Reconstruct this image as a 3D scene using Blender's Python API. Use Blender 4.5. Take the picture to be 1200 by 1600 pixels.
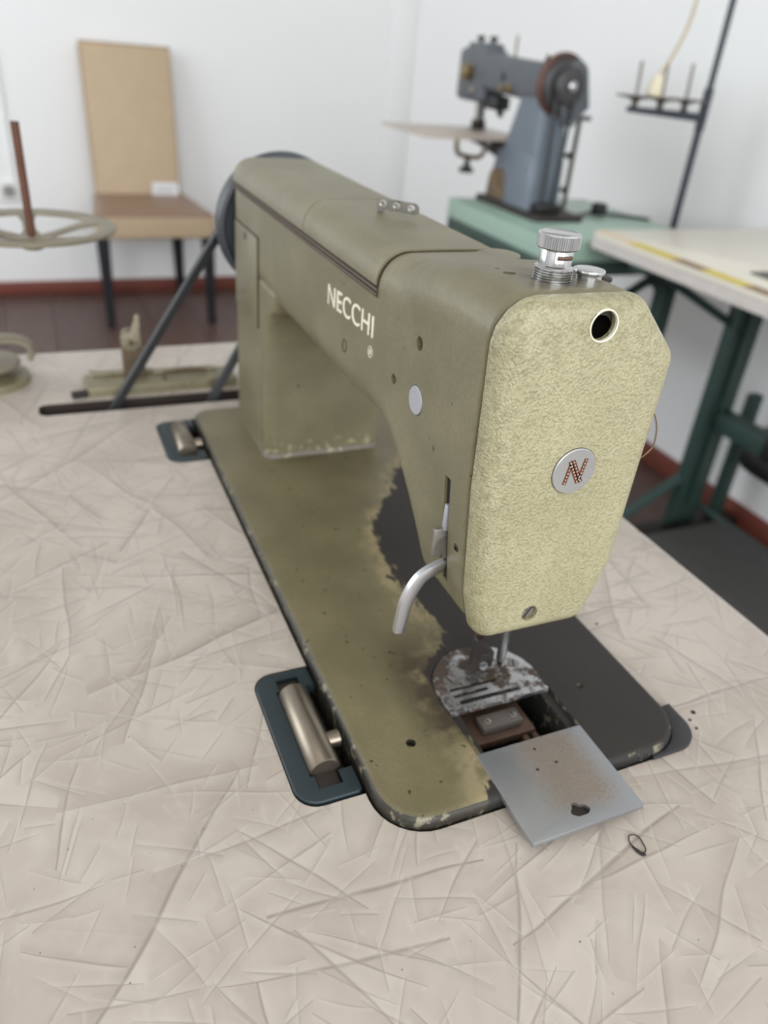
import bpy, bmesh, math, random
from mathutils import Vector, Matrix
random.seed(7)
PI = math.pi
for o in list(bpy.data.objects): bpy.data.objects.remove(o, do_unlink=True)
SC = bpy.context.scene
COL = SC.collection
T = 0.78                      # height of the table tops above the floor; scene is laid out with z = 0 on the table

# ------------------------------------------------------------------ camera
cam_d = bpy.data.cameras.new('camera'); cam = bpy.data.objects.new('camera', cam_d); COL.objects.link(cam)
SC.camera = cam
yaw, pit, rol = 0.44882, 0.54707, 0.09503
fw = Vector((math.sin(yaw)*math.cos(pit), math.cos(yaw)*math.cos(pit), -math.sin(pit)))
r0 = Vector((math.cos(yaw), -math.sin(yaw), 0)); u0 = r0.cross(fw)
rt = math.cos(rol)*r0 + math.sin(rol)*u0; up = math.cos(rol)*u0 - math.sin(rol)*r0
M = Matrix((rt, up, -fw)).transposed().to_4x4(); M.translation = Vector((-0.1131, -0.1931, 0.3121 + T))
cam.matrix_world = M
cam_d.sensor_fit = 'VERTICAL'; cam_d.sensor_height = 36.0; cam_d.sensor_width = 27.0
cam_d.lens = 1197.7/1600*36
cam_d.clip_start = 0.01
cam_d.dof.use_dof = True; cam_d.dof.focus_distance = 0.315; cam_d.dof.aperture_fstop = 7.5

# ------------------------------------------------------------------ light
w = bpy.data.worlds.new('world'); SC.world = w; w.use_nodes = True
bg = w.node_tree.nodes['Background']; bg.inputs[0].default_value = (0.80, 0.90, 1.0, 1); bg.inputs[1].default_value = 1.0
def area(name, loc, rot, sx, sy, power, color):
    l = bpy.data.lights.new(name, 'AREA'); l.shape = 'RECTANGLE'; l.size = sx; l.size_y = sy; l.energy = power; l.color = color
    o = bpy.data.objects.new(name, l); COL.objects.link(o); o.location = loc; o.rotation_euler = rot
    return o
area('front_window_daylight', (-0.2, -2.42, 1.80), (math.radians(90), 0, 0), 2.9, 1.6, 94, (0.97, 0.98, 1.0))
area('side_window_daylight', (-2.22, 2.05, 1.65), (math.radians(90), 0, math.radians(-90)), 2.3, 1.5, 53, (0.92, 0.96, 1.0))
area('ceiling_lamp_light', (-0.4, 0.3, 2.66), (0, 0, 0), 1.2, 0.25, 2, (1.0, 0.96, 0.90))
vs = SC.view_settings
vs.view_transform = 'Standard'; vs.look = 'None'; vs.gamma = 1.0; vs.exposure = -0.2
try: vs.use_curve_mapping = False
except Exception: pass

# ------------------------------------------------------------------ materials
def lin(c):
    return tuple(((v/255)/12.92 if v/255 <= 0.04045 else ((v/255+0.055)/1.055)**2.4) for v in c) + (1.0,)
class NT:
    def __init__(s, name):
        s.m = bpy.data.materials.new(name); s.m.use_nodes = True; s.t = s.m.node_tree
        s.b = s.t.nodes['Principled BSDF']; s._co = None
    def n(s, typ, **kw):
        x = s.t.nodes.new(typ)
        for k, v in kw.items(): setattr(x, k, v)
        return x
    def l(s, a, b): s.t.links.new(a, b)
    def co(s):
        if s._co is None: s._co = s.n('ShaderNodeTexCoord').outputs['Object']
        return s._co
    def mapping(s, rot=(0,0,0), scale=(1,1,1), loc=(0,0,0)):
        m = s.n('ShaderNodeMapping'); s.l(s.co(), m.inputs[0])
        m.inputs['Rotation'].default_value = rot; m.inputs['Scale'].default_value = scale; m.inputs['Location'].default_value = loc
        return m.outputs[0]
    def noise(s, scale, detail=3, rough=0.55, vec=None, dist=0):
        x = s.n('ShaderNodeTexNoise'); x.inputs['Scale'].default_value = scale; x.inputs['Detail'].default_value = detail
        x.inputs['Roughness'].default_value = rough; x.inputs['Distortion'].default_value = dist
        s.l(vec or s.co(), x.inputs['Vector']); return x.outputs['Fac']
    def math(s, op, a, b=None, clamp=False):
        x = s.n('ShaderNodeMath', operation=op); x.use_clamp = clamp
        for i, v in enumerate((a, b)):
            if v is None: continue
            if isinstance(v, (int, float)): x.inputs[i].default_value = v
            else: s.l(v, x.inputs[i])
        return x.outputs[0]
    def ramp(s, fac, lo, hi, a=0.0, b=1.0):
        x = s.n('ShaderNodeMapRange'); x.interpolation_type = 'SMOOTHSTEP'
        s.l(fac, x.inputs[0]); x.inputs[1].default_value = lo; x.inputs[2].default_value = hi
        x.inputs[3].default_value = a; x.inputs[4].default_value = b; return x.outputs[0]
    def mix(s, fac, a, b):
        x = s.n('ShaderNodeMix', data_type='RGBA')
        if isinstance(fac, (int, float)): x.inputs[0].default_value = fac
        else: s.l(fac, x.inputs[0])
        for i, v in ((6, a), (7, b)):
            if isinstance(v, tuple): x.inputs[i].default_value = v
            else: s.l(v, x.inputs[i])
        return x.outputs[2]
    def bump(s, h, strength, dist=0.001, prev=None):
        x = s.n('ShaderNodeBump'); x.inputs['Strength'].default_value = strength; x.inputs['Distance'].default_value = dist
        s.l(h, x.inputs['Height'])
        if prev is not None: s.l(prev, x.inputs['Normal'])
        s.l(x.outputs[0], s.b.inputs['Normal']); return x.outputs[0]
    def color(s, c):
        if isinstance(c, tuple): s.b.inputs['Base Color'].default_value = c
        else: s.l(c, s.b.inputs['Base Color'])
    def rough(s, r):
        if isinstance(r, (int, float)): s.b.inputs['Roughness'].default_value = r
        else: s.l(r, s.b.inputs['Roughness'])
def simple(name, c, rough=0.5, metal=0.0, var=0.12, scale=30, bump=0.0, bscale=200, dirt=None, dlo=0.55, dhi=0.75, dscale=40):
    m = NT(name); m.b.inputs['Metallic'].default_value = metal; m.rough(rough)
    a = lin(c); d = tuple(v*(1-var*1.6) for v in a[:3]) + (1,); e = tuple(min(1, v*(1+var)) for v in a[:3]) + (1,)
    col = m.mix(m.noise(scale, 4), d, e)
    if dirt: col = m.mix(m.ramp(m.noise(dscale, 6, 0.65), dlo, dhi), col, lin(dirt))
    m.color(col)
    if bump: m.bump(m.noise(bscale, 3), bump, 0.0008)
    return m.m
MT = {}
def make_paint(name):
    m = NT(name)
    c = m.mix(m.ramp(m.noise(22, 3), 0.3, 0.75), lin((109, 104, 80)), lin((124, 118, 93)))
    c = m.mix(m.ramp(m.noise(420, 2), 0.35, 0.7, 0.0, 0.30), c, lin((98, 92, 68)))
    c = m.mix(m.ramp(m.noise(150, 1), 0.76, 0.79, 0, 0.8), c, lin((66, 56, 38)))
    sep = m.n('ShaderNodeSeparateXYZ'); m.l(m.co(), sep.inputs[0]); X, Y, Z = sep.outputs
    def spot(cx, cy, r):
        dx, dy = m.math('SUBTRACT', X, cx), m.math('SUBTRACT', Y, cy)
        return m.ramp(m.math('SQRT', m.math('ADD', m.math('MULTIPLY', dx, dx), m.math('MULTIPLY', dy, dy))), r, r*0.25)
    oil = m.math('MULTIPLY', m.math('MULTIPLY', spot(.080, .070, .026), m.ramp(Z, .228, .234)), m.ramp(m.noise(140, 4, 0.65), 0.36, 0.60))
    c = m.mix(m.math('MULTIPLY', oil, 0.8), c, lin((58, 50, 40)))
    foot = m.math('MULTIPLY', m.ramp(m.math('ADD', Z, m.math('MULTIPLY', m.math('SUBTRACT', m.noise(240, 4, 0.7), 0.5), .010)), .0120, .0095), m.ramp(Y, .380, .372))
    c = m.mix(m.math('MULTIPLY', foot, 0.85), c, lin((112, 106, 98)))
    chip = m.math('MULTIPLY', m.math('MULTIPLY', m.ramp(Z, .026, .012), m.ramp(Y, .372, .368)), m.ramp(m.noise(170, 3), 0.56, 0.62))
    c = m.mix(m.math('MULTIPLY', chip, 0.6), c, lin((184, 178, 140)))
    m.color(c); m.rough(0.40); m.b.inputs['Specular IOR Level'].default_value = 0.42
    m.bump(m.noise(900, 1, 0.45, dist=0.4), 0.22, 0.0004)
    return m.m
MT['paint'] = make_paint('olive_paint')
def face_paint():
    m = NT('olive_hammered_paint')
    nn = m.noise(950, 2, 0.5)
    vo = m.n('ShaderNodeTexVoronoi', feature='SMOOTH_F1'); vo.inputs['Scale'].default_value = 800; m.l(m.co(), vo.inputs['Vector'])
    n1 = m.math('ADD', m.math('MULTIPLY', nn, 0.75), m.math('MULTIPLY', m.math('SUBTRACT', 0.7, vo.outputs['Distance']), 0.38))
    c = m.mix(m.ramp(m.noise(30, 3), 0.3, 0.75), lin((155, 149, 118)), lin((166, 160, 129)))
    c = m.mix(m.ramp(n1, 0.36, 0.50, 0.38, 0.0), c, lin((122, 114, 80)))
    c = m.mix(m.ramp(n1, 0.55, 0.68, 0.0, 0.22), c, lin((186, 181, 146)))
    # rub wear along the upper part of the plate
    sep = m.n('ShaderNodeSeparateXYZ'); m.l(m.co(), sep.inputs[0])
    g = m.math('MULTIPLY', m.ramp(sep.outputs[2], 0.195, 0.232), m.ramp(m.noise(170, 4, 0.65), 0.46, 0.66))
    c = m.mix(m.math('MULTIPLY', g, 0.45), c, lin((112, 103, 72)))
    e = m.math('MULTIPLY', m.ramp(sep.outputs[0], 0.070, 0.045), m.ramp(m.noise(230, 3), 0.48, 0.64))
    c = m.mix(m.math('MULTIPLY', e, 0.35), c, lin((112, 104, 74)))
    m.color(c); m.rough(0.34)
    m.bump(n1, 0.9, 0.0011)
    return m.m
MT['face'] = face_paint()
def bed_paint():
    m = NT('bed_paint_worn')
    sep = m.n('ShaderNodeSeparateXYZ'); m.l(m.co(), sep.inputs[0])
    X, Y, Z = sep.outputs
    fc = m.n('ShaderNodeFloatCurve'); cv = fc.mapping.curves[0]
    pts = [(0.0, .052), (.0138, .059), (.030, .060), (.068, .056), (.090, .060), (.1127, .079), (.150, .082), (.181, .080), (.2366, .0895), (.286, .120), (.33, .150), (.40, .22)]
    S = 2.0   # curve in units of 0.5 m
    cv.points[0].location = (pts[0][0]*S, pts[0][1]*S); cv.points[1].location = (1.0, 0.5)
    for y, x in pts[1:]: cv.points.new(y*S, x*S)
    fc.mapping.update(); m.l(m.math('MULTIPLY', Y, S), fc.inputs['Value'])
    bx_ = m.math('DIVIDE', fc.outputs[0], S)
    d = m.math('SUBTRACT', X, bx_)
    st = m.mapping(rot=(0, 0, 0.5), scale=(1.0, 0.35, 1.0))
    jag = m.math('MULTIPLY', m.math('SUBTRACT', m.noise(170, 6, 0.75, vec=st), 0.5), 0.030)
    jag = m.math('ADD', jag, m.math('MULTIPLY', m.math('SUBTRACT', m.noise(30, 3), 0.5), 0.020))
    dd = m.math('ADD', d, jag)
    dark = m.ramp(dd, -0.0008, 0.0012)
    tan = m.math('MULTIPLY', m.ramp(dd, -0.017, -0.002), m.ramp(m.noise(90, 5, 0.65), 0.36, 0.60))
    c = m.mix(m.ramp(m.noise(18, 5), 0.3, 0.75), lin((99, 92, 68)), lin((117, 109, 82)))
    c = m.mix(m.ramp(m.noise(600, 2), 0.4, 0.75, 0, 0.4), c, lin((96, 88, 54)))
    c = m.mix(m.math('MULTIPLY', tan, 0.75), c, lin((154, 139, 104)))
    # bare patch at the front corner, oil stain round the needle plate
    fr = m.math('MULTIPLY', m.math('MULTIPLY', m.ramp(Y, 0.052, 0.022), m.ramp(X, 0.030, 0.058)), m.ramp(m.noise(70, 5), 0.34, 0.6))
    c = m.mix(m.math('MULTIPLY', fr, 0.8), c, lin((148, 134, 104)))
    oil = m.math('MULTIPLY', m.math('MULTIPLY', m.ramp(X, 0.028, 0.054), m.math('MULTIPLY', m.ramp(Y, 0.026, 0.050), m.ramp(Y, 0.150, 0.085))), m.ramp(m.noise(60, 5), 0.22, 0.52))
    c = m.mix(m.math('MULTIPLY', oil, 0.92), c, lin((54, 44, 32)))
    c = m.mix(m.ramp(m.noise(210, 2), 0.70, 0.73), c, lin((50, 42, 28)))
    dk = m.mix(m.noise(40, 4), lin((38, 34, 31)), lin((48, 43, 40)))
    c = m.mix(dark, c, dk)
    # paint rubbed to grey iron on the rounded rim
    geo = m.n('ShaderNodeNewGeometry'); sn = m.n('ShaderNodeSeparateXYZ'); m.l(geo.outputs['True Normal'], sn.inputs[0])
    rim = m.ramp(sn.outputs[2], 0.93, 0.75)
    rc = m.mix(m.ramp(m.noise(120, 5, 0.7), 0.54, 0.64), lin((42, 41, 39)), lin((132, 126, 108)))
    c = m.mix(m.math('MULTIPLY', rim, 0.9), c, rc)
    m.color(c); m.rough(m.ramp(dark, 0, 1, 0.42, 0.58)); m.b.inputs['Specular IOR Level'].default_value = 0.35
    m.bump(m.noise(700, 3), 0.12, 0.0005)
    return m.m
MT['bed'] = bed_paint()
def laminate():
    m = NT('crinkle_laminate')
    c = m.mix(m.ramp(m.noise(11, 4, 0.65, dist=0.6), 0.3, 0.7), lin((168, 157, 146)), lin((186, 176, 165)))
    c = m.mix(m.ramp(m.noise(70, 3, 0.7, vec=m.mapping(rot=(0, 0, .6), scale=(1, .45, 0))), 0.56, 0.75, 0, 0.35), c, lin((195, 186, 176)))
    warp = m.n('ShaderNodeTexNoise'); warp.inputs['Scale'].default_value = 16; warp.inputs['Detail'].default_value = 1; m.l(m.co(), warp.inputs['Vector'])
    ws = m.n('ShaderNodeVectorMath', operation='SCALE'); m.l(warp.outputs['Color'], ws.inputs[0]); ws.inputs['Scale'].default_value = 0.010
    hs = None
    # straight creases: one stroke per cell at its own angle, several layers crossing each other
    for rot, sc, wd, side, k, dk in ((0.3, 8, .0016, .011, .80, (151, 140, 130)), (1.3, 11, .0013, .008, .75, (153, 142, 132)), (2.2, 15, .0010, .007, .70, (153, 142, 132)), (0.9, 21, .0009, .005, .65, (155, 144, 134)), (2.8, 30, .0008, .004, .55, (157, 147, 137)), (0.1, 13, .0011, .012, .65, (155, 144, 134)), (2.5, 38, .0007, .005, .55, (157, 147, 137)), (1.7, 54, .0006, .004, .5, (159, 149, 139))):
        mp = m.mapping(rot=(0, 0, rot), scale=(1, 1, 0), loc=(rot*3.1, rot*1.7, 0))
        vm = m.n('ShaderNodeVectorMath', operation='ADD'); m.l(mp, vm.inputs[0]); m.l(ws.outputs[0], vm.inputs[1])
        v = m.n('ShaderNodeTexVoronoi', feature='F1'); v.voronoi_dimensions = '2D'; v.inputs['Scale'].default_value = sc; m.l(vm.outputs[0], v.inputs['Vector'])
        df = m.n('ShaderNodeVectorMath', operation='SUBTRACT'); m.l(vm.outputs[0], df.inputs[0]); m.l(v.outputs['Position'], df.inputs[1])
        dx = m.n('ShaderNodeSeparateXYZ'); m.l(df.outputs[0], dx.inputs[0])
        cc = m.n('ShaderNodeSeparateColor'); m.l(v.outputs['Color'], cc.inputs[0])
        an = m.math('MULTIPLY', cc.outputs[0], 2*PI)
        d = m.math('ADD', m.math('MULTIPLY', dx.outputs[0], m.math('SINE', an)), m.math('MULTIPLY', dx.outputs[1], m.math('COSINE', an)))
        ad = m.math('ABSOLUTE', d)
        on = m.ramp(cc.outputs[1], 0.12, 0.25)
        wv = m.math('MULTIPLY', m.ramp(v.outputs['Distance'], 0.75, 0.05, 0.25, 1.0), wd)
        line = m.math('MULTIPLY', m.math('SUBTRACT', 1.0, m.math('DIVIDE', ad, wv), True), on)
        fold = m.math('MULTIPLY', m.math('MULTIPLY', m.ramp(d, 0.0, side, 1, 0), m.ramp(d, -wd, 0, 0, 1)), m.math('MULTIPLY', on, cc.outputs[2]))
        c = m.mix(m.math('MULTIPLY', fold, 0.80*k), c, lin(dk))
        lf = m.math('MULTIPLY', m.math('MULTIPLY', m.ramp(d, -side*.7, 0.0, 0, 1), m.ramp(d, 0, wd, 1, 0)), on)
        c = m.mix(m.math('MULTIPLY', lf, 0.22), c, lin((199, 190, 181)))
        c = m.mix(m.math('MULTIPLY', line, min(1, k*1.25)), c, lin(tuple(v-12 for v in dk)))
        hs = line if hs is None else m.math('ADD', hs, line)
    c = m.mix(m.ramp(m.noise(420, 1), 0.80, 0.82), c, lin((84, 74, 66)))
    m.color(c); m.rough(0.36); m.b.inputs['Specular IOR Level'].default_value = 0.35
    m.bump(hs, 0.12, -0.0005)
    return m.m
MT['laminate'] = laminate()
def plate_steel(name, grime, lo, hi, sc):
    m = NT(name); m.b.inputs['Metallic'].default_value = 1.0
    g = m.ramp(m.noise(sc, 6, 0.7), lo, hi)
    c = m.mix(m.noise(50, 3), lin((170, 170, 170)), lin((196, 197, 198)))
    c = m.mix(g, c, lin(grime)); m.color(c); m.rough(m.ramp(g, 0, 1, 0.32, 0.75))
    m.l(m.ramp(g, 0, 1, 1.0, 0.2), m.b.inputs['Metallic'])
    return m.m
MT['needle_plate'] = plate_steel('worn_plate_steel', (70, 58, 48), 0.43, 0.53, 62)
def slide_steel():
    m = NT('slide_plate_steel')
    sep = m.n('ShaderNodeSeparateXYZ'); m.l(m.co(), sep.inputs[0])
    fx = m.math('MULTIPLY', m.ramp(sep.outputs[0], .066, .092), m.ramp(sep.outputs[0], .122, .104))
    fy = m.math('MULTIPLY', m.ramp(sep.outputs[1], -.027, -.010), m.ramp(sep.outputs[1], .036, .020))
    z = m.math('MULTIPLY', fx, fy)
    sp = m.noise(1100, 3, 0.7, vec=m.mapping(rot=(0, 0, 0.2), scale=(1.0, 0.6, 1)))
    g = m.math('MULTIPLY', m.ramp(m.math('ADD', sp, m.math('MULTIPLY', z, 0.12)), 0.57, 0.66), m.ramp(z, 0.0, 0.5))
    c = m.mix(m.noise(20, 3), lin((150, 152, 155)), lin((164, 166, 169)))
    c = m.mix(m.math('MULTIPLY', z, 0.8), c, lin((146, 132, 116)))
    c = m.mix(m.math('MULTIPLY', g, 0.7), c, lin((104, 90, 78)))
    m.color(c); m.rough(0.42); m.l(m.ramp(g, 0, 1, 0.85, 0.1), m.b.inputs['Metallic'])
    return m.m
MT['slide'] = slide_steel()
MT['core'] = simple('dark_table_core', (52, 42, 36), 0.7, 0.0, 0.2, 60)
MT['chrome'] = simple('chrome', (200, 200, 200), 0.16, 1.0, 0.06, 60, dirt=(120, 112, 100), dlo=0.62, dhi=0.72, dscale=300)
MT['steel'] = simple('bright_steel', (186, 186, 188), 0.30, 1.0, 0.08, 80)
MT['steel_dull'] = simple('dull_steel', (150, 146, 140), 0.45, 0.9, 0.15, 90, dirt=(80, 70, 60), dlo=0.55, dhi=0.7, dscale=150)
MT['roller'] = simple('roller_steel', (140, 130, 116), 0.34, 0.9, 0.10, 60, dirt=(78, 68, 58), dlo=0.60, dhi=0.70, dscale=60)
MT['brown_iron'] = simple('brown_oiled_iron', (104, 82, 68), 0.5, 0.5, 0.25, 90)
MT['dark_iron'] = simple('dark_iron', (52, 46, 42), 0.5, 0.4, 0.2, 80)
MT['black'] = simple('black_enamel', (28, 27, 27), 0.45, 0.0, 0.2, 60)
MT['hole_shade'] = simple('hole_shade_black', (16, 14, 13), 0.6, 0.0, 0.2, 60)  # near-black that paints in the shade of holes, slots and recesses
MT['rubber'] = simple('black_rubber', (44, 44, 46), 0.6, 0.0, 0.15, 120)
MT['strip'] = simple('brown_rubber_strip', (74, 62, 46), 0.6, 0.0, 0.25, 300)
MT['seam'] = simple('seam_shade', (46, 36, 24), 0.8, 0.0, 0.2, 200)  # dark brown standing for the shade in gaps between parts
MT['belt'] = simple('belt_rubber', (44, 45, 47), 0.55, 0.0, 0.15, 120)
MT['wheel_paint'] = simple('handwheel_grey', (50, 55, 60), 0.42, 0.0, 0.12, 60)
MT['hinge'] = simple('blue_green_hinge_paint', (36, 47, 51), 0.45, 0.1, 0.15, 50)
MT['cream_print'] = simple('cream_print', (232, 228, 206), 0.5, 0.0, 0.05, 200)
MT['inlay'] = simple('grey_inlay_metal', (176, 178, 184), 0.45, 0.5, 0.08, 80)
MT['badge'] = simple('badge_metal', (184, 184, 182), 0.35, 0.7, 0.06, 60, dirt=(225, 225, 222), dlo=0.66, dhi=0.70, dscale=300)
MT['badge_brown'] = simple('badge_brown_enamel', (92, 46, 30), 0.5, 0.0, 0.15, 300)
MT['badge_light'] = simple('badge_cream_dash', (184, 170, 152), 0.5, 0.0, 0.1, 300)
MT['winder'] = simple('winder_olive', (128, 121, 95), 0.45, 0.1, 0.15, 50, dirt=(90, 78, 56), dlo=0.58, dhi=0.72, dscale=40)
MT['winder_dark'] = simple('winder_brown', (112, 96, 78), 0.5, 0.3, 0.2, 60)
MT['lint'] = simple('grey_lint_thread', (186, 176, 154), 0.9, 0.0, 0.1, 300)
MT['stand'] = simple('stand_greige', (132, 124, 106), 0.45, 0.3, 0.12, 40)
MT['rust_pin'] = simple('rusty_pin', (104, 70, 54), 0.5, 0.5, 0.25, 70)
MT['thread_dark'] = simple('dark_thread', (46, 42, 40), 0.9, 0.0, 0.1, 200)
MT['wall'] = simple('white_plaster', (240, 240, 239), 0.85, 0.0, 0.015, 2, bump=0.05, bscale=60)
MT['ceil'] = simple('ceiling_white', (236, 236, 233), 0.9, 0.0, 0.01, 2)
MT['baseboard'] = simple('red_brown_baseboard', (118, 62, 50), 0.5, 0.0, 0.12, 10)
MT['chair_beige'] = simple('beige_leatherette', (188, 166, 136), 0.5, 0.0, 0.07, 14, bump=0.1, bscale=300)
MT['chair_seat'] = simple('brown_shaded_leatherette', (136, 110, 90), 0.42, 0.0, 0.08, 14, bump=0.1, bscale=300)  # brown seat top, with the shade of low front light in its tone
MT['chair_leg'] = simple('black_lacquer_wood', (24, 25, 30), 0.4, 0.0, 0.1, 20)
MT['paper'] = simple('white_paper', (232, 231, 234), 0.8, 0.0, 0.02, 40)
MT['plastic_white'] = simple('white_plastic', (226, 226, 222), 0.4, 0.0, 0.03, 20)
MT['socket_dark'] = simple('socket_grey', (150, 148, 144), 0.5, 0.0, 0.05, 30)
MT['green_top'] = simple('pale_green_laminate', (146, 172, 156), 0.30, 0.0, 0.06, 8)
MT['green_cast'] = simple('dark_green_stand_paint', (54, 76, 70), 0.45, 0.1, 0.12, 20)
MT['green_edge'] = simple('pale_green_edge', (150, 178, 164), 0.4, 0.0, 0.05, 10)
MT['grey_machine'] = simple('blue_grey_machine_paint', (90, 95, 100), 0.42, 0.1, 0.12, 30)
MT['grey_machine_lit'] = simple('blue_grey_paint_lit', (106, 116, 126), 0.42, 0.1, 0.10, 30)  # same machine paint, lightened for the parts that face the window light
MT['wheel_rust'] = simple('rusty_wheel_rim', (92, 60, 50), 0.5, 0.2, 0.2, 30)
MT['wheel_dark'] = simple('dark_wheel', (64, 62, 64), 0.45, 0.2, 0.15, 30)
MT['panel_wood'] = simple('grey_wood_panel', (176, 164, 152), 0.35, 0.0, 0.06, 8)
MT['brass'] = simple('dull_brass', (134, 116, 84), 0.4, 0.7, 0.12, 40)
MT['cream_top'] = simple('cream_laminate', (214, 208, 194), 0.32, 0.0, 0.04, 6)
MT['cream_edge'] = simple('chipped_pale_edge', (196, 190, 184), 0.6, 0.0, 0.10, 60, dirt=(140, 120, 96), dlo=0.62, dhi=0.70, dscale=90)
MT['tape_yellow'] = simple('yellow_tape', (206, 184, 50), 0.5, 0.0, 0.12, 60)
MT['tape_brown'] = simple('brown_worn_tape', (140, 112, 78), 0.6, 0.0, 0.2, 60)
MT['tape_pale'] = simple('pale_tape', (216, 196, 168), 0.6, 0.0, 0.1, 60)
MT['pole'] = simple('dark_blue_pole', (54, 60, 68), 0.4, 0.3, 0.12, 20)
MT['pin'] = simple('grey_pin', (128, 122, 118), 0.45, 0.4, 0.1, 40)
MT['cup'] = simple('grey_spool_cup', (86, 80, 74), 0.5, 0.1, 0.12, 40)
MT['cone'] = simple('cream_thread', (226, 216, 190), 0.8, 0.0, 0.06, 60)
MT['cord'] = simple('tan_cord', (186, 166, 132), 0.6, 0.0, 0.1, 60)
MT['mat'] = simple('grey_treadle', (78, 76, 74), 0.6, 0.1, 0.12, 20)
MT['hose'] = simple('window_white', (228, 228, 226), 0.5, 0.0, 0.02, 20)
MT['diffuser'] = simple('lamp_white', (240, 240, 236), 0.5, 0.0, 0.02, 20)
def floor_mat():
    m = NT('red_brown_floor_board'); oi = m.n('ShaderNodeObjectInfo')
    g = m.noise(9, 5, 0.6, vec=m.mapping(scale=(6, 0.5, 1)))
    c = m.mix(m.ramp(g, 0.3, 0.7), lin((66, 47, 41)), lin((84, 60, 53)))
    c = m.mix(m.math('MULTIPLY', oi.outputs['Random'], 0.55), c, lin((94, 70, 62)))
    m.color(c); m.rough(0.42); return m.m
MT['floor'] = floor_mat()

# ------------------------------------------------------------------ mesh helpers
ORG = {}
PLACE = [1.0, Vector((0, 0, 0))]        # scale and shift of the group being laid out
def root(name, loc, label=None, cat=None, group=None, rz=0):
    o = bpy.data.objects.new(name, None); COL.objects.link(o); o.empty_display_size = 0.05
    loc = Vector(loc)*PLACE[0] + PLACE[1]
    o.location = (loc[0], loc[1], loc[2] + T); ORG[o.name] = Vector(loc)
    tag(o, label, cat, group); return o
def tag(o, label=None, cat=None, group=None, kind=None):
    if label: o['label'] = label
    if cat: o['category'] = cat
    if group: o['group'] = group
    if kind: o['kind'] = kind
    return o
def obj(name, bm, mat, parent=None, org=None, smooth=40, label=None, mats=None):
    """bm holds table-frame coordinates; they become relative to the thing's origin"""
    if parent is not None: og = ORG[parent.name]
    else: og = Vector(org or (0, 0, 0))
    me = bm if isinstance(bm, bpy.types.Mesh) else None
    if me is None:
        bmesh.ops.recalc_face_normals(bm, faces=bm.faces)
        me = bpy.data.meshes.new(name); bm.to_mesh(me); bm.free()
    if PLACE[0] != 1.0:
        me.transform(Matrix.Translation(PLACE[1]) @ Matrix.Scale(PLACE[0], 4))
        if parent is None: og = og*PLACE[0] + PLACE[1]
    me.transform(Matrix.Translation(-og))
    if smooth is not None:
        for p in me.polygons: p.use_smooth = True
        me.set_sharp_from_angle(angle=math.radians(smooth))
    me.materials.clear(); me.materials.append(MT[mat])
    for x in (mats or []): me.materials.append(MT[x])
    o = bpy.data.objects.new(name, me); COL.objects.link(o)
    if parent is not None: o.parent = parent; ORG[o.name] = og
    else: o.location = (og.x, og.y, og.z + T); ORG[o.name] = og
    if label: o['label'] = label
    return o
def B(): return bmesh.new()
def box(bm, x0, x1, y0, y1, z0, z1, bev=0.0, seg=2, rot=None):
    r = bmesh.ops.create_cube(bm, size=1.0); vs_ = r['verts']
    bmesh.ops.scale(bm, vec=(abs(x1-x0), abs(y1-y0), abs(z1-z0)), verts=vs_)
    c = Vector(((x0+x1)/2, (y0+y1)/2, (z0+z1)/2))
    if bev:
        es = list({e for v in vs_ for e in v.link_edges})
        rr = bmesh.ops.bevel(bm, geom=es, offset=bev, segments=seg, profile=0.5, affect='EDGES')
        vs_ = list({v for f in rr['faces'] for v in f.verts} | {v for v in vs_ if v.is_valid})
    if rot is not None: bmesh.ops.transform(bm, matrix=rot, verts=vs_)
    bmesh.ops.translate(bm, vec=c, verts=vs_); return bm
def frame(d):
    d = Vector(d).normalized(); a = Vector((0, 0, 1)) if abs(d.z) < 0.9 else Vector((1, 0, 0))
    u = d.cross(a).normalized(); return u, d.cross(u).normalized()
def ringpts(c, u, v, r, n): return [Vector(c) + r*(math.cos(2*PI*i/n)*u + math.sin(2*PI*i/n)*v) for i in range(n)]
def loft(bm, rings, cap=True, closed=True):
    V = [[bm.verts.new(p) for p in r] for r in rings]; n = len(rings[0])
    for a, b in zip(V, V[1:]):
        for i in range(n if closed else n-1):
            j = (i+1) % n
            try: bm.faces.new((a[i], a[j], b[j], b[i]))
            except ValueError: pass
    if cap:
        bm.faces.new(list(reversed(V[0]))); bm.faces.new(V[-1])
    return V
def cyl(bm, p0, p1, r0, r1=None, n=20, cap=True):
    p0, p1 = Vector(p0), Vector(p1); u, v = frame(p1-p0)
    loft(bm, [ringpts(p0, u, v, r0, n), ringpts(p1, u, v, r0 if r1 is None else r1, n)], cap); return bm
def lathe(bm, c, axis, prof, n=32):
    """prof: (radius, height along axis); closed surface"""
    c = Vector(c); a = Vector(axis).normalized(); u, v = frame(a)
    loft(bm, [ringpts(c + a*h, u, v, max(r, 1e-5), n) for r, h in prof], True); return bm
def tube(bm, pts, r, n=8, cap=True):
    pts = [Vector(p) for p in pts]; rings = []; u = None
    for i, p in enumerate(pts):
        d = (pts[min(i+1, len(pts)-1)] - pts[max(i-1, 0)]).normalized()
        if u is None: u, v = frame(d)
        else:
            u = (u - d*u.dot(d)).normalized(); v = d.cross(u).normalized()
        rr = r[i] if isinstance(r, (list, tuple)) else r
        rings.append(ringpts(p, u, v, rr, n))
    loft(bm, rings, cap); return bm
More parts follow.
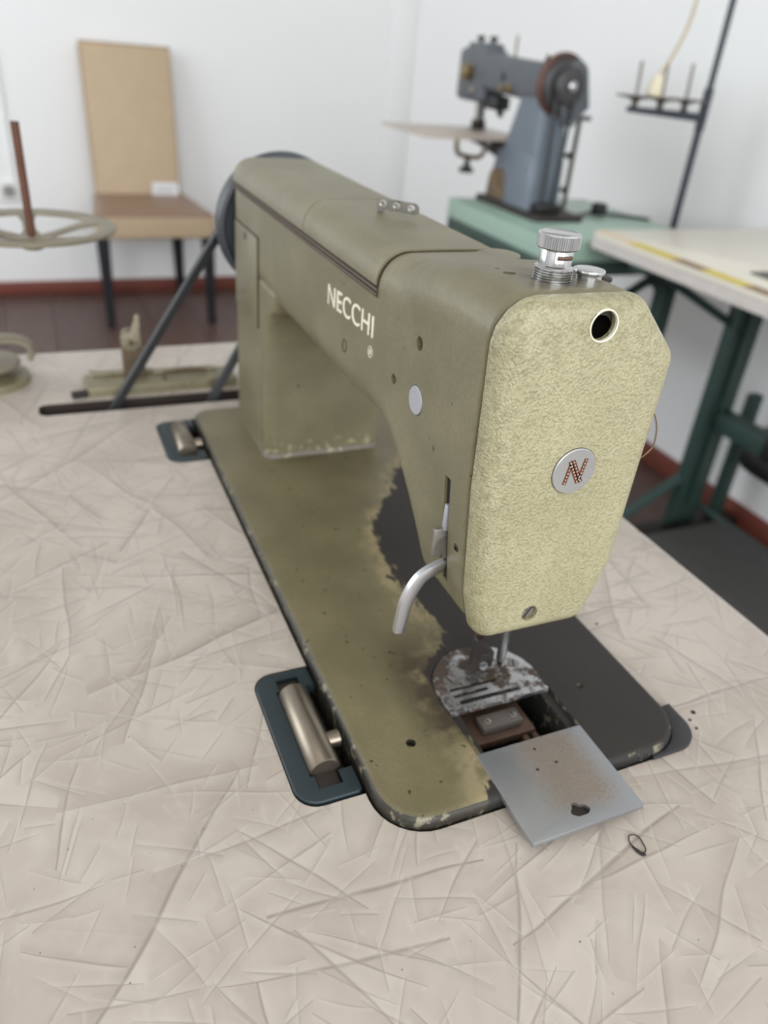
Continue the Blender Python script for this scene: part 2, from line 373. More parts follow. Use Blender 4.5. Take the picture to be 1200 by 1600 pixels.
def smooth_path(pts, k=6):
    pts = [Vector(p) for p in pts]; out = []
    for i in range(len(pts)-1):
        p0, p1, p2, p3 = pts[max(i-1, 0)], pts[i], pts[i+1], pts[min(i+2, len(pts)-1)]
        for j in range(k):
            t = j/k; out.append(0.5*((2*p1) + (p2-p0)*t + (2*p0-5*p1+4*p2-p3)*t*t + (3*p1-p0-3*p2+p3)*t**3))
    return out + [pts[-1]]
def rpoly(vs_, n=6):
    """rounded polygon from (x, y, radius)"""
    out = []; N = len(vs_)
    for i in range(N):
        p = Vector(vs_[i][:2]); r = vs_[i][2]; a = Vector(vs_[i-1][:2]) - p; b = Vector(vs_[(i+1) % N][:2]) - p
        la, lb = a.length, b.length; a.normalize(); b.normalize()
        ang = a.angle(b)
        if r <= 1e-6 or ang > PI-0.02: out.append(p); continue
        t = min(r/math.tan(ang/2), la*(0.49 if vs_[i-1][2] > 0 else 0.97), lb*(0.49 if vs_[(i+1) % N][2] > 0 else 0.97)); r2 = t*math.tan(ang/2)
        c = p + (a+b).normalized()*(r2/math.sin(ang/2))
        s, e = p + a*t - c, p + b*t - c
        a0 = math.atan2(s.y, s.x); da = math.atan2(e.y, e.x) - a0
        while da > PI: da -= 2*PI
        while da < -PI: da += 2*PI
        for k in range(n+1):
            th = a0 + da*k/n; out.append(c + r2*Vector((math.cos(th), math.sin(th))))
    return out
def resample(pts, N):
    L = [0]
    for i in range(len(pts)): L.append(L[-1] + (pts[(i+1) % len(pts)] - pts[i]).length)
    out = []; j = 0
    for k in range(N):
        s = L[-1]*k/N
        while L[j+1] < s: j += 1
        t = (s-L[j])/max(L[j+1]-L[j], 1e-9); out.append(pts[j].lerp(pts[(j+1) % len(pts)], t))
    return out
def area2(p): return sum(p[i].x*p[(i+1) % len(p)].y - p[(i+1) % len(p)].x*p[i].y for i in range(len(p)))/2
def inset(p, d):
    """move each point of a CCW outline inwards"""
    if area2(p) < 0: p = p[::-1]
    out = []; N = len(p)
    for i in range(N):
        a = (p[i]-p[i-1]); b = (p[(i+1) % N]-p[i])
        if a.length < 1e-9: a = b
        if b.length < 1e-9: b = a
        na, nb = Vector((-a.y, a.x)).normalized(), Vector((-b.y, b.x)).normalized()
        nn = (na+nb); k = 1+na.dot(nb); out.append(p[i] + nn*(d/max(k, 0.4)))
    return out
def slab(bm, outline, z0, z1, bev=0.0, seg=4, plane='z', bev0=0.0):
    """outline (2D) extruded z0..z1 with a rounded rim at z1"""
    p = outline if area2(outline) > 0 else outline[::-1]
    s = 1 if z1 > z0 else -1
    def to3(q, h):
        if plane == 'z': return Vector((q.x, q.y, h))
        if plane == 'y': return Vector((q.x, h, q.y))
        return Vector((h, q.x, q.y))
    rings = []
    if bev0:
        for k in range(seg+1):
            th = PI/2*k/seg; rings.append([to3(q, z0 + s*bev0*(1-math.sin(th))) for q in inset(p, bev0*(1-math.cos(PI/2-th+0) if False else (1-math.sin(th)) ))])
    else: rings.append([to3(q, z0) for q in p])
    if bev:
        for k in range(seg+1):
            th = PI/2*k/seg
            rings.append([to3(q, z1 - s*bev*(1-math.sin(th))) for q in inset(p, bev*(1-math.cos(th)))])
    else: rings.append([to3(q, z1) for q in p])
    loft(bm, rings, True); return bm
def rrect(x0, x1, y0, y1, r, n=6):
    rs = r if isinstance(r, (list, tuple)) else (r,)*4
    return rpoly([(x0, y0, rs[0]), (x1, y0, rs[1]), (x1, y1, rs[2]), (x0, y1, rs[3])], n)
def circ(cx, cy, r, n=24): return [Vector((cx + r*math.cos(2*PI*i/n), cy + r*math.sin(2*PI*i/n))) for i in range(n)]
def tomesh(bm, name='tmp'):
    bmesh.ops.recalc_face_normals(bm, faces=bm.faces)
    me = bpy.data.meshes.new(name); bm.to_mesh(me); bm.free(); return me
def evalmods(me, mods):
    o = bpy.data.objects.new('tmp', me); COL.objects.link(o); tmp = []
    for kind, arg in mods:
        md = o.modifiers.new('m', kind)
        if kind == 'BOOLEAN':
            c = bpy.data.objects.new('cut', tomesh(arg)); COL.objects.link(c); tmp.append(c)
            md.operation = 'DIFFERENCE'; md.object = c; md.solver = 'EXACT'
        else:
            for k, v in arg.items(): setattr(md, k, v)
    bpy.context.view_layer.update()
    dg = bpy.context.evaluated_depsgraph_get()
    r = bpy.data.meshes.new_from_object(o.evaluated_get(dg))
    for c in tmp + [o]:
        d = c.data; bpy.data.objects.remove(c, do_unlink=True); bpy.data.meshes.remove(d)
    return r
def text_mesh(s, width, height, depth):
    cu = bpy.data.curves.new('t', 'FONT'); cu.body = s; cu.extrude = 0.01; cu.space_character = 1.06
    o = bpy.data.objects.new('t', cu); COL.objects.link(o); bpy.context.view_layer.update()
    me = bpy.data.meshes.new_from_object(o.evaluated_get(bpy.context.evaluated_depsgraph_get()))
    bpy.data.objects.remove(o, do_unlink=True); bpy.data.curves.remove(cu)
    xs = [v.co.x for v in me.vertices]; ys = [v.co.y for v in me.vertices]
    me.transform(Matrix.Diagonal((width/(max(xs)-min(xs)), height/(max(ys)-min(ys)), depth/0.02, 1)) @ Matrix.Translation((-min(xs), -min(ys), 0)))
    return me
def screw(name, c, axis, r, h, parent, mat='steel_dull', slot=0.6):
    bm = B(); lathe(bm, c, axis, [(r, 0), (r, h*0.7), (r*0.85, h)], 18)
    o = obj(name, bm, mat, parent)
    a = Vector(axis).normalized(); u, v = frame(a); d = (u*math.cos(slot)+v*math.sin(slot)); e = a.cross(d)
    bm = B(); cc = Vector(c) + a*(h+0.00008)
    ps = [cc + d*s1*r*0.85 + e*s2*r*0.13 for s1, s2 in ((-1, -1), (1, -1), (1, 1), (-1, 1))]
    loft(bm, [[p - a*0.0004 for p in ps], ps], True)
    obj('slot', bm, 'hole_shade', o, smooth=None); return o

# ------------------------------------------------------------------ the room
FL = -T
XL, XR, YF, YB, ZC = -2.2, 1.63, -2.4, 3.59, 2.70 - T
bm = B(); box(bm, XL, XR, YF, YB, FL-0.10, FL-0.012); fl = tag(obj('floor', bm, 'floor', org=(0, 0, FL)), 'red-brown board floor', kind='structure')
plank_me = {}
pw, ph = 0.19, 1.28
ncol = int(math.ceil((XR-XL)/pw))
for i in range(ncol):
    x0 = XR - (i+1)*pw; x1 = x0 + pw
    x0 = max(x0, XL)
    y = YF - (i*0.47 % ph)
    while y < YB:
        a, b = max(y, YF), min(y+ph, YB); y += ph
        if b - a < 0.05: continue
        key = (round(x1-x0, 3), round(b-a, 3))
        if key not in plank_me:
            bm = B(); box(bm, -(x1-x0)/2+0.0008, (x1-x0)/2-0.0008, -(b-a)/2+0.0008, (b-a)/2-0.0008, -0.012, 0.0, 0.0015, 1)
            me = tomesh(bm, 'plank'); me.materials.append(MT['floor']); plank_me[key] = me
        o = bpy.data.objects.new('plank', plank_me[key]); COL.objects.link(o); o.parent = fl
        o.location = ((x0+x1)/2, (a+b)/2, 0.0)
def struct(name, bm, mat, label=None, **k):
    return tag(obj(name, bm, mat, **k), label, kind='structure')
bm = B(); box(bm, XL-0.1, XR+0.1, YB, YB+0.1, FL-0.1, ZC+0.1); struct('wall_back', bm, 'wall', org=(0, YB, FL))
bm = B(); box(bm, XR, XR+0.1, YF-0.1, YB, FL-0.1, ZC+0.1); struct('wall_right', bm, 'wall', org=(XR, 0, FL))
LY0, LY1, LZ0, LZ1 = 0.85, 3.25, 0.88-T, 2.42-T
bm = B()
box(bm, XL-0.1, XL, YF-0.1, LY0, FL-0.1, ZC+0.1); box(bm, XL-0.1, XL, LY1, YB, FL-0.1, ZC+0.1)
box(bm, XL-0.1, XL, LY0, LY1, FL-0.1, LZ0); box(bm, XL-0.1, XL, LY0, LY1, LZ1, ZC+0.1)
struct('wall_left', bm, 'wall', org=(XL, 0, FL))
bm = B()
for y in (LY0+0.02, 2.05, LY1-0.02): box(bm, XL-0.09, XL-0.04, y-0.02, y+0.02, LZ0, LZ1)
for z in (LZ0+0.02, LZ1-0.02): box(bm, XL-0.09, XL-0.04, LY0, LY1, z-0.02, z+0.02)
struct('window_2', bm, 'hose', org=(XL, 2.05, LZ0))
bm = B(); box(bm, XL, XR, YF, YB, ZC, ZC+0.1); struct('ceiling', bm, 'ceil', org=(0, 0, ZC))
WX0, WX1, WZ0, WZ1 = -1.7, 1.3, 0.95-T, 2.62-T
bm = B()
box(bm, XL, WX0, YF-0.1, YF, FL-0.1, ZC+0.1); box(bm, WX1, XR, YF-0.1, YF, FL-0.1, ZC+0.1)
box(bm, WX0, WX1, YF-0.1, YF, FL-0.1, WZ0); box(bm, WX0, WX1, YF-0.1, YF, WZ1, ZC+0.1)
struct('wall_front', bm, 'wall', org=(0, YF, FL))
bm = B()
for x in (WX0+0.02, -0.2, WX1-0.02): box(bm, x-0.02, x+0.02, YF-0.08, YF-0.03, WZ0, WZ1)
for z in (WZ0+0.02, WZ1-0.02): box(bm, WX0, WX1, YF-0.08, YF-0.03, z-0.02, z+0.02)
struct('window_1', bm, 'hose', org=(0, YF, WZ0))
bm = B(); box(bm, 1.505, XR, YB-0.025, YB, FL, ZC, 0.004); struct('trim_1', bm, 'wall', 'shallow white pilaster in the room corner', org=(1.56, YB, FL))
bm = B(); box(bm, XL, 1.505, YB-0.014, YB, FL, FL+0.058, 0.003); struct('baseboard_back', bm, 'baseboard', org=(0, YB, FL))
bm = B(); box(bm, XR-0.014, XR, YF, YB-0.025, FL, FL+0.062, 0.003); struct('baseboard_right', bm, 'baseboard', org=(XR, 0, FL))
bm = B(); box(bm, -0.158, -0.146, YB-0.008, YB, -0.31, ZC, 0.002); struct('trim_2', bm, 'wall', 'thin white cable duct running up the wall from the socket', org=(-0.15, YB, -0.31))
t = root('ceiling_lamp', (-0.4, 0.3, ZC), 'long white ceiling lamp above the sewing table', 'lamp')
bm = B(); box(bm, -1.02, 0.22, 0.16, 0.44, ZC-0.025, ZC, 0.004); obj('housing', bm, 'diffuser', t)
# socket
t = root('wall_socket', (-0.178, YB-0.02, -0.345), 'white power socket on the back wall beside the chair', 'socket')
bm = B(); slab(bm, rrect(-0.220, -0.136, -0.384, -0.306, 0.008), YB, YB-0.011, 0.003, plane='y'); obj('plate', bm, 'plastic_white', t)
bm = B(); lathe(bm, (-0.178, YB-0.0105, -0.345), (0, -1, 0), [(0.024, 0), (0.024, 0.004), (0.020, 0.005), (0.019, 0.002), (0.0, 0.002)], 24); s = obj('socket_ring', bm, 'socket_dark', t)
for dx in (-0.0095, 0.0095):
    bm = B(); cyl(bm, (-0.178+dx, YB-0.0123, -0.345), (-0.178+dx, YB-0.0135, -0.345), 0.003, n=10); obj('pin_hole', bm, 'hole_shade', s)

# ------------------------------------------------------------------ main sewing table
TX0, TX1, TY0, TY1 = -0.34, 0.2945, -0.56, 0.666
t = root('sewing_table', (0, 0.05, FL), 'sewing table with pale crinkle-patterned laminate top under the olive machine', 'table')
bm = B(); slab(bm, rrect(TX0, TX1, TY0, TY1, 0.004, 3), -0.040, 0.0, 0.0012, 2)
def c_box(*a, **k): b = B(); box(b, *a, **k); return b
def c_slab(o_, z0, z1): b = B(); slab(b, o_, z0, z1); return b
bed_out = rrect(-0.0018, 0.1798, -0.0018, 0.4778, (0.026, 0.028, 0.02, 0.02), 8)
cuts = [c_slab(bed_out, -0.06, 0.02),
        c_slab(rrect(-0.1305, 0.13, 0.5035, 0.5285, 0.008), -0.06, 0.02),
        c_slab(rrect(-0.0352, 0.01, 0.0285, 0.1225, (0.012, 0.001, 0.001, 0.012)), -0.034, 0.02),
        c_slab(rrect(-0.0352, 0.01, 0.3865, 0.4685, (0.012, 0.001, 0.001, 0.012)), -0.034, 0.02)]
top = evalmods(tomesh(bm), [('BOOLEAN', c) for c in cuts])
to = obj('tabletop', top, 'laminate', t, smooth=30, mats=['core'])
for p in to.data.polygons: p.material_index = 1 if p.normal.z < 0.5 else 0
bm = B(); box(bm, TX1, TX1+0.0012, TY0, TY1, -0.0385, -0.0005); box(bm, TX0, TX1, TY1, TY1+0.0012, -0.0385, -0.0005); obj('edge_band', bm, 'cream_edge', to)
for x, y, r in ((.1904, .1018, .0011), (.1967, .0182, .0016), (.1906, .0141, .0010), (.1897, .0079, .0010), (-0.078, 0.605, .0022)):
    bm = B(); cyl(bm, (x, y, -0.0008), (x, y, 0.00025), r, r*0.9, 10); obj('screw_hole', bm, 'hole_shade', to)
for y in (-0.42, 0.56):
    bm = B(); box(bm, -0.16, -0.10, y-0.02, y+0.02, FL+0.03, -0.05, 0.004); obj('leg', bm, 'green_cast', t)
    bm = B(); box(bm, 0.10, 0.16, y-0.02, y+0.02, FL+0.03, -0.05, 0.004); obj('leg', bm, 'green_cast', t)
    bm = B(); box(bm, -0.27, 0.25, y-0.025, y+0.025, FL, FL+0.03, 0.005); obj('foot', bm, 'green_cast', t)
    bm = B(); box(bm, -0.24, 0.24, y-0.02, y+0.02, -0.052, -0.040, 0.002); obj('top_bracket', bm, 'green_cast', t)
bm = B(); box(bm, 0.12, 0.15, -0.42, 0.56, FL+0.22, FL+0.26, 0.004); obj('crossbar', bm, 'green_cast', t)

# ------------------------------------------------------------------ the olive machine
mc = root('sewing_machine', (0, 0, 0), 'olive green flatbed sewing machine with white NECCHI lettering on the pale table', 'sewing machine')
ZB = 0.0065
bm = B(); slab(bm, rrect(0, .178, 0, .476, (.024, .026, .018, .018), 8), -0.030, ZB, 0.0042, 5)
cutA = c_box(.0582, .1222, -.03, .0575, .0040, .03)
cutB = c_box(.0640, .1165, .010, .078, -.06, .03)
PLC = (.0897, .0705)
dpl = [Vector((PLC[0] + .0320*math.cos(a), PLC[1] + .0310*math.sin(a))) for a in [PI*1.0 + 0.0 - PI*k/28 for k in range(29)]]
dpl = dpl + [Vector((.1212, .0560)), Vector((.0582, .0560))]
cutC = c_slab(inset(dpl, -0.0006), .0040, .03)
cutD = B(); cyl(cutD, (.0295, .045, .002), (.0295, .045, .03), .0027, n=16)
cutE = B(); cyl(cutE, (.1405, .052, .002), (.1405, .052, .03), .0020, n=14)
bedme = evalmods(tomesh(bm), [('BOOLEAN', c) for c in (cutA, cutB, cutC, cutD, cutE)])
bed = obj('bed', bedme, 'bed', mc, smooth=30)
bm = B(); box(bm, .01, .168, .01, .466, -.075, -.0705); 
for a in ((.01, .013, .01, .466), (.165, .168, .01, .466), (.01, .168, .01, .013), (.01, .168, .463, .466)): box(bm, *a, -.0705, -.0302)
obj('dark_tray', bm, 'hole_shade', mc)  # unseen tray added to keep the bed opening dark below

# --- body: head, arm and pillar grown into one casting
def lerp_tab(x, tab):
    if x <= tab[0][0]: return tab[0][1]
    for (a, va), (b, vb) in zip(tab, tab[1:]):
        if x <= b:
            s = (x-a)/(b-a); return va + (vb-va)*s
    return tab[-1][1]
ZT = [(.05, .2362), (.085, .2362), (.10, .2346), (.12, .2312), (.14, .2278), (.158, .2252), (.175, .2245)]
Z0 = [(.05, .079), (.0945, .079), (.0985, .085), (.104, .0975), (.112, .111), (.119, .121), (.128, .130), (.14, .1345), (.16, .135)]
def head_ring(y, N=120):
    zt, z0 = lerp_tab(y, ZT), lerp_tab(y, Z0)
    left = [q for q in ((.0485, .096, .02), (.0462, .115, .03), (.0427, .155, .05), (.0412, .185, .03)) if q[0] and q[1] > z0+.012]
    xb = .0515 - max(0, z0-.079)*0.16
    right = [q for q in ((.1282, .2085, .010), (.1256, .106, .01)) if q[1] > z0+.012]
    vs_ = [(.085, z0, 0), (xb, z0, .007)] + left + [(.041, zt, .018), (.1035, zt, .006)] + right + [(.1140, z0, .006)]
    return resample(rpoly(vs_, 7), N)
def arm_ring(y, N=120):
    zt, z0 = lerp_tab(y, ZT), lerp_tab(y, Z0)
    return resample(rpoly([(.085, z0, 0), (.041, z0, .022), (.041, zt, .0165), (.1065, zt, .010), (.1330, zt-.0300, .014), (.1395, z0+.02, .01), (.1380, z0, .015)], 8), N)
rings = []
ys = [.0502, .06, .075, .0945, .0985, .104, .112, .119, .128, .14, .15, .16, .175, .25, .34, .40, .455, .463, .4675]
for y in ys:
    k = min(1, max(0, (y-.108)/.05)); k = k*k*(3-2*k)
    h, a = head_ring(y), arm_ring(y)
    r = [p.lerp(q_, k) for p, q_ in zip(h, a)]
    if y > .456: r = inset(r, (.0015, .004)[y > .465])[::-1] if area2(r) > 0 else inset(r, (.0015, .004)[y > .465])[::-1]
    rings.append([Vector((p.x, y, p.y)) for p in r])
bm = B()
loft(bm, rings, True)
prs = []
for z, yf, dx in ((.0050, .3620, .0016), (.0085, .3640, .0), (.10, .3645, 0), (.112, .363, 0), (.122, .3595, 0), (.130, .354, 0), (.136, .345, 0), (.150, .335, 0.0)):
    prs.append([Vector((p.x, p.y, z)) for p in rpoly([(.041-dx, yf, .009), (.1430+dx, yf, .009), (.1430+dx, .4685+dx, .012), (.041-dx, .4685+dx, .012)], 6)])
bm2 = B(); loft(bm2, prs, True); m2 = tomesh(bm2)
bmesh.ops.recalc_face_normals(bm, faces=bm.faces); bm.from_mesh(m2); bpy.data.meshes.remove(m2)
body = evalmods(tomesh(bm), [('REMESH', dict(mode='VOXEL', voxel_size=0.00135, adaptivity=0.0)), ('SMOOTH', dict(factor=0.5, iterations=7))])
# openings in the casting
cut = B()
box(cut, .03, .062, .0662, .0718, .0905, .1485)                      # slot of the lifter lever
for y, z, r, d in ((.1069, .1975, .0033, .012), (.1317, .1705, .0027, .012), (.0575, .1170, .0021, .012), (.1058, .1702, .0073, .0018)):
    cyl(cut, (.03, y, z), (.0415+d, y, z), r, n=24)
cyl(cut, (.0645, .079, .225), (.0645, .079, .26), .0028, n=16)
cyl(cut, (.0640, .088, .225), (.0640, .088, .26), .0013, n=12)
cyl(cut, (.083, .03, .2240), (.083, .071, .2240), .0096, n=24)      # cavity behind the face plate
body = evalmods(body, [('BOOLEAN', cut)])
bo = obj('body', body, 'paint', mc, smooth=35)
# dark lining that paints shade into the seams between body and plates
def cover_profile(off, zlow):
    pts = rpoly([(.041-off, zlow, 0), (.041-off, .2245+off+.0006, .0165), (.078, .2248+off+.0006, .05), (.1065+off*.4, .2245+off+.0006, .010), (.1200+off*.75, zlow+off*.6, 0)], 10)
    return pts
def cover(name, y0, y1, s0, s1, zlow, off, mat, parent, bend=True):
    o_, i_ = cover_profile(off, zlow), cover_profile(off-.0016, zlow)
    ring = o_ + i_[::-1]
    def yy(p, y, s): return y + s*min(1, max(0, (p.x-.041)/.02)) * 1.0
    bm = B(); K = 5
    loft(bm, [[Vector((p.x, yy(p, y0, s0)*(1-k/K) + yy(p, y1, s1)*k/K, p.y)) for p in ring] for k in range(K+1)], True)
    return obj(name, bm, mat, parent, smooth=35)
cover('top_cover', .1592, .2775, 0, .012, .2095, .0011, 'paint', mc)
c2 = cover('top_cover', .2785, .4600, .012, 0, .2095, .0011, 'paint', mc)
cover('cover_gap_shade', .1575, .4602, 0, 0, .2085, .0003, 'seam', mc)  # dark shell under the covers, painting shade into their gaps
for z in (.2048, .2072):
    bm = B(); cyl(bm, (.0409, .1575, z), (.0409, .462, z), .0012, n=8); obj('rubber_strip', bm, 'strip', mc)
bm = B(); cyl(bm, (.056, .262, .2246), (.064, .262, .2249), .0011, n=8); obj('cover_clip', bm, 'wheel_paint', mc)
# side panel with screw on the pillar
bm = B()
slab(bm, rrect(.3865, .4580, .112, .1806, (.003, .003, .003, .005)), .0425, .0403, .0005, 2, plane='x'); pn = obj('side_panel', bm, 'paint', mc)
screw('panel_screw', (.0405, .4242, .1745), (-1, 0, 0), .0030, .0007, pn, 'brown_iron', 0.9)
bm = B()
for a in ((.3860, .3866, .112, .1812), (.3860, .4580, .1806, .1812)): box(bm, .0400, .0412, *a)
obj('panel_seam', bm, 'seam', pn)

# face plate
R_ = .010
core = [(.0505+.008*(1-math.cos(a)), .2182+.008*math.sin(a)) for a in (0, .4, .8, 1.2, PI/2)] + [(.0992, .2262), (.1166, .2078), (.1138, .108), (.1058, .0832), (.0615, .0835), (.0572, .1005), (.0525, .155)]
core = [Vector(c) for c in core][::-1]       # CCW in (x, z)
def mink(core, rho, n=5):
    out = []; N = len(core)
    for i in range(N):
        a = core[i]-core[i-1]; b = core[(i+1) % N]-core[i]
        a0 = math.atan2(-a.x, a.y); a1 = math.atan2(-b.x, b.y)
        while a1 - a0 > PI: a1 -= 2*PI
        while a1 - a0 < -PI: a1 += 2*PI
        for k in range(n+1):
            th = a0 + (a1-a0)*k/n; out.append(core[i] + rho*Vector((math.cos(th), math.sin(th))))
    return out
if area2(core) < 0: core = core[::-1]
rings = []
for y, rho in [(.0482, R_-.0012), (.0479, R_-.0002), (.0474, R_+.0002)] + [(.0452-.0088*math.sin(PI/2*k/8), R_+.0002 - .0082*(1-math.cos(PI/2*k/8))) for k in range(9)]:
    rings.append([Vector((p.x, y, p.y)) for p in mink(core, rho)])
bm = B(); loft(bm, rings, True)
k0 = B(); cyl(k0, (.083, .0392, .2240), (.083, .06, .2240), .0092, n=32)
k1 = B(); cyl(k1, (.0830, .02, .2268), (.0830, .06, .2268), .0060, n=32)
k2 = B(); cyl(k2, (.0790, .02, .0868), (.0790, .0400, .0868), .0043, n=28)
k3 = B(); cyl(k3, (.0851, .02, .1632), (.0851, .0372, .1632), .0112, n=48)
fm = evalmods(tomesh(bm), [('BOOLEAN', k) for k in (k0, k1, k2, k3)])
fp = obj('face_plate', fm, 'face', mc, smooth=30)
bm = B()
for rr, (ya, yb) in ((R_-.0018, (.0482, .0506)),): loft(bm, [[Vector((p.x, y, p.y)) for p in mink(core, rr)] for y in (ya, yb)], True)
kk = B(); cyl(kk, (.0830, .02, .2268), (.0830, .06, .2240), .0100, n=24)
obj('face_seam', evalmods(tomesh(bm), [('BOOLEAN', kk)]), 'seam', mc)  # dark slice, shade painted into the gap behind the face plate
bm = B()
u, v = Vector((1, 0, 0)), Vector((0, 0, 1)); V = []
loft(bm, [ringpts((.083, .0362, .2268), u, v, .0067, 32), ringpts((.083, .0357, .2268), u, v, .0064, 32), ringpts((.083, .0360, .2268), u, v, .0060, 32), ringpts((.083, .0372, .2268), u, v, .0059, 32), ringpts((.083, .0372, .2268), u, v, .0066, 32)], False)
obj('hole_rim', bm, 'cream_print', fp, label='pale worn rim of the oil hole')
bm = B(); V_ = [ringpts((.083, y, .2240), Vector((1, 0, 0)), Vector((0, 0, 1)), r, 24) for y, r in ((.0392, .0062), (.0393, .0090), (.0700, .0090), (.0705, .001))]; loft(bm, V_, False); obj('cavity_shade', bm, 'dark_iron', mc)  # dark liner painting the shade inside the cavity
bm = B(); box(bm, .0770, .0800, .047, .068, .222, .2295, .0008); obj('take_up_link', bm, 'steel_dull', mc)
bm = B(); cyl(bm, (.0855, .058, .2225), (.0855, .070, .2225), .0040, n=16); obj('crank_pin', bm, 'brown_iron', mc)
screw('face_screw', (.0790, .0400, .0868), (0, -1, 0), .0038, .0022, fp, 'steel_dull', 1.0)
# badge with the N emblem
bm = B(); lathe(bm, (.0851, .0372, .1632), (0, -1, 0), [(.0109, 0), (.0109, .0012), (.0105, .0016)], 48); bd = obj('badge', bm, 'badge', fp)
def bar2(bm, a, b, wd, y0, y1):
    a, b = Vector(a), Vector(b); d = (b-a).normalized(); n = Vector((-d.y, d.x))*wd/2
    ps = [a-n, b-n, b+n, a+n]
    loft(bm, [[Vector((.0851+p.x, y, .1632+p.y)) for p in ps] for y in (y0, y1)], True)
yA = .0372-.0016
for a, b, wd in (((-.0043, -.0058), (-.0026, .0050), .0019), ((.0028, -.0047), (.0047, .0058), .0019), ((-.0036, .0054), (.0026, -.0056), .0019), ((-.0020, .0056), (.0042, -.0054), .0019)):
    bm = B(); bar2(bm, a, b, wd, yA, yA-.00018); st = obj('emblem_stroke', bm, 'badge_brown', bd, smooth=None)
bm = B()
for a, b in (((-.0043, -.0058), (-.0026, .0050)), ((.0028, -.0047), (.0047, .0058)), ((-.0036, .0054), (.0026, -.0056)), ((-.0020, .0056), (.0042, -.0054))):
    A_, B_ = Vector(a), Vector(b)
    for k in range(7): bar2(bm, A_.lerp(B_, (k+.28)/7), A_.lerp(B_, (k+.72)/7), .0006, yA-.0001, yA-.00026)
obj('emblem_dashes', bm, 'badge_light', bd, smooth=None)
# lettering on the side of the arm (reads towards -y, seen from -x)
def side_text(me, y, z, slope):
    a = Matrix(((0, 0, -1, 0), (-1, 0, 0, 0), (0, 1, 0, 0), (0, 0, 0, 1)))
    me.transform(Matrix.Translation((.0409, y, z)) @ Matrix.Rotation(slope, 4, 'X') @ a)
    return me
tm = side_text(text_mesh('NECCHI', .0695, .0116, .0006), .2290, .1792, -0.035)
obj('lettering', tm, 'cream_print', mc, smooth=None, label='white NECCHI lettering')
tm = side_text(text_mesh('R', .0021, .0026, .0006), .1626, .1725, -0.03); obj('lettering', tm, 'cream_print', mc, smooth=None)
bm = B()
tube(bm, [(.0408, .1616+.0029*math.cos(2*PI*k/28), .1738+.0029*math.sin(2*PI*k/28)) for k in range(29)], .0002, 6, False); obj('trademark_ring', bm, 'cream_print', mc)
# inlay disc, plugs and screws in the side
bm = B(); lathe(bm, (.0440, .1058, .1702), (-1, 0, 0), [(.0069, 0), (.0069, .0024), (.0066, .0027)], 36); obj('inlay_disc', bm, 'inlay', mc, label='round grey metal plug')
for y, z, r in ((.1069, .1975, .0029), (.1317, .1705, .0024), (.0575, .1170, .0018)):
    bm = B(); lathe(bm, (.048, y, z), (-1, 0, 0), [(r, 0), (r, .002), (r*.6, .0025), (r*.5, .0012), (0, .0012)], 16); obj('set_screw', bm, 'dark_iron', mc)
bm = B(); tube(bm, [(.0408, .1990+.0030*math.cos(2*PI*k/24), .1640+.0036*math.sin(2*PI*k/24)) for k in range(25)], .0002, 5, False); obj('plug_ring', bm, 'seam', mc)

# lifter lever
bm = B(); loft(bm, [[Vector((x, y, z)) for x, y in ((xa, .0664), (.0618, .0664), (.0618, .0716), (xa, .0716))] for xa, z in ((.0506, .0907), (.0446, .1483))], True); obj('slot_shade', bm, 'hole_shade', mc)  # black filler painting the shade inside the lever slot
def strap(bm, pts, wv, th):
    """flat bar along pts; wv = half-width vector, th = thickness"""
    pts = [Vector(p) for p in pts]; wv = Vector(wv); rings = []
    for i, p in enumerate(pts):
        d = (pts[min(i+1, len(pts)-1)]-pts[max(i-1, 0)]).normalized(); n = d.cross(wv).normalized()*(th if not isinstance(th, list) else th[i])/2
        rings.append([p-wv*.8-n, p+wv*.8-n, p+wv-n*.6, p+wv+n*.6, p+wv*.8+n, p-wv*.8+n, p-wv+n*.6, p-wv-n*.6])
    loft(bm, rings, True)
lp = smooth_path([(.0560, .0692, .1015), (.0480, .0692, .0995), (.0385, .0692, .0955), (.0335, .0690, .0900), (.0298, .0688, .0815), (.0280, .0686, .0720), (.0268, .0684, .0630)], 5)
bm = B(); strap(bm, lp, (0, .0019, 0), [.0050 + .0014*math.sin(PI*i/(len(lp)-1)) for i in range(len(lp))]); lev = obj('presser_lever', bm, 'steel', mc)
bm = B(); box(bm, .0400, .0560, .0682, .0706, .1060, .1210, .0008); obj('lever_cam', bm, 'steel_dull', lev)
bm = B(); slab(bm, circ(.0480, .1110, .0068, 20), .0672, .0700, .0004, plane='y'); obj('lever_hub', bm, 'steel_dull', lev)
bm = B(); box(bm, .0445, .0560, .0680, .0708, .1195, .1335, .0006); obj('lever_link', bm, 'inlay', lev)

# knobs on top of the head
kb = Vector((.0768, .0665, .2350))
bm = B(); prof = [(.0060, 0)]
for k in range(7): prof += [(.0079, .0003+k*.0010), (.0079, .0007+k*.0010), (.0071, .0009+k*.0010), (.0071, .0012+k*.0010)]
prof += [(.0066, .0076), (.0066, .0135), (.0062, .0140)]
lathe(bm, kb, (0, 0, 1), prof, 36); kn = obj('pressure_screw', bm, 'chrome', mc)
bm = B(); n = 112
def knurl(z, r, amp): return [kb + Vector(((r+(amp if i % 2 else -amp))*math.cos(2*PI*i/n), (r+(amp if i % 2 else -amp))*math.sin(2*PI*i/n), z)) for i in range(n)]
loft(bm, [knurl(.0138, .0064, 0), knurl(.0139, .0080, 0), knurl(.0144, .0084, .00018), knurl(.0192, .0084, .00018), knurl(.0197, .0081, 0), knurl(.0199, .0074, 0), knurl(.0195, .0066, 0)], True)
obj('knurled_cap', bm, 'chrome', kn, smooth=30)
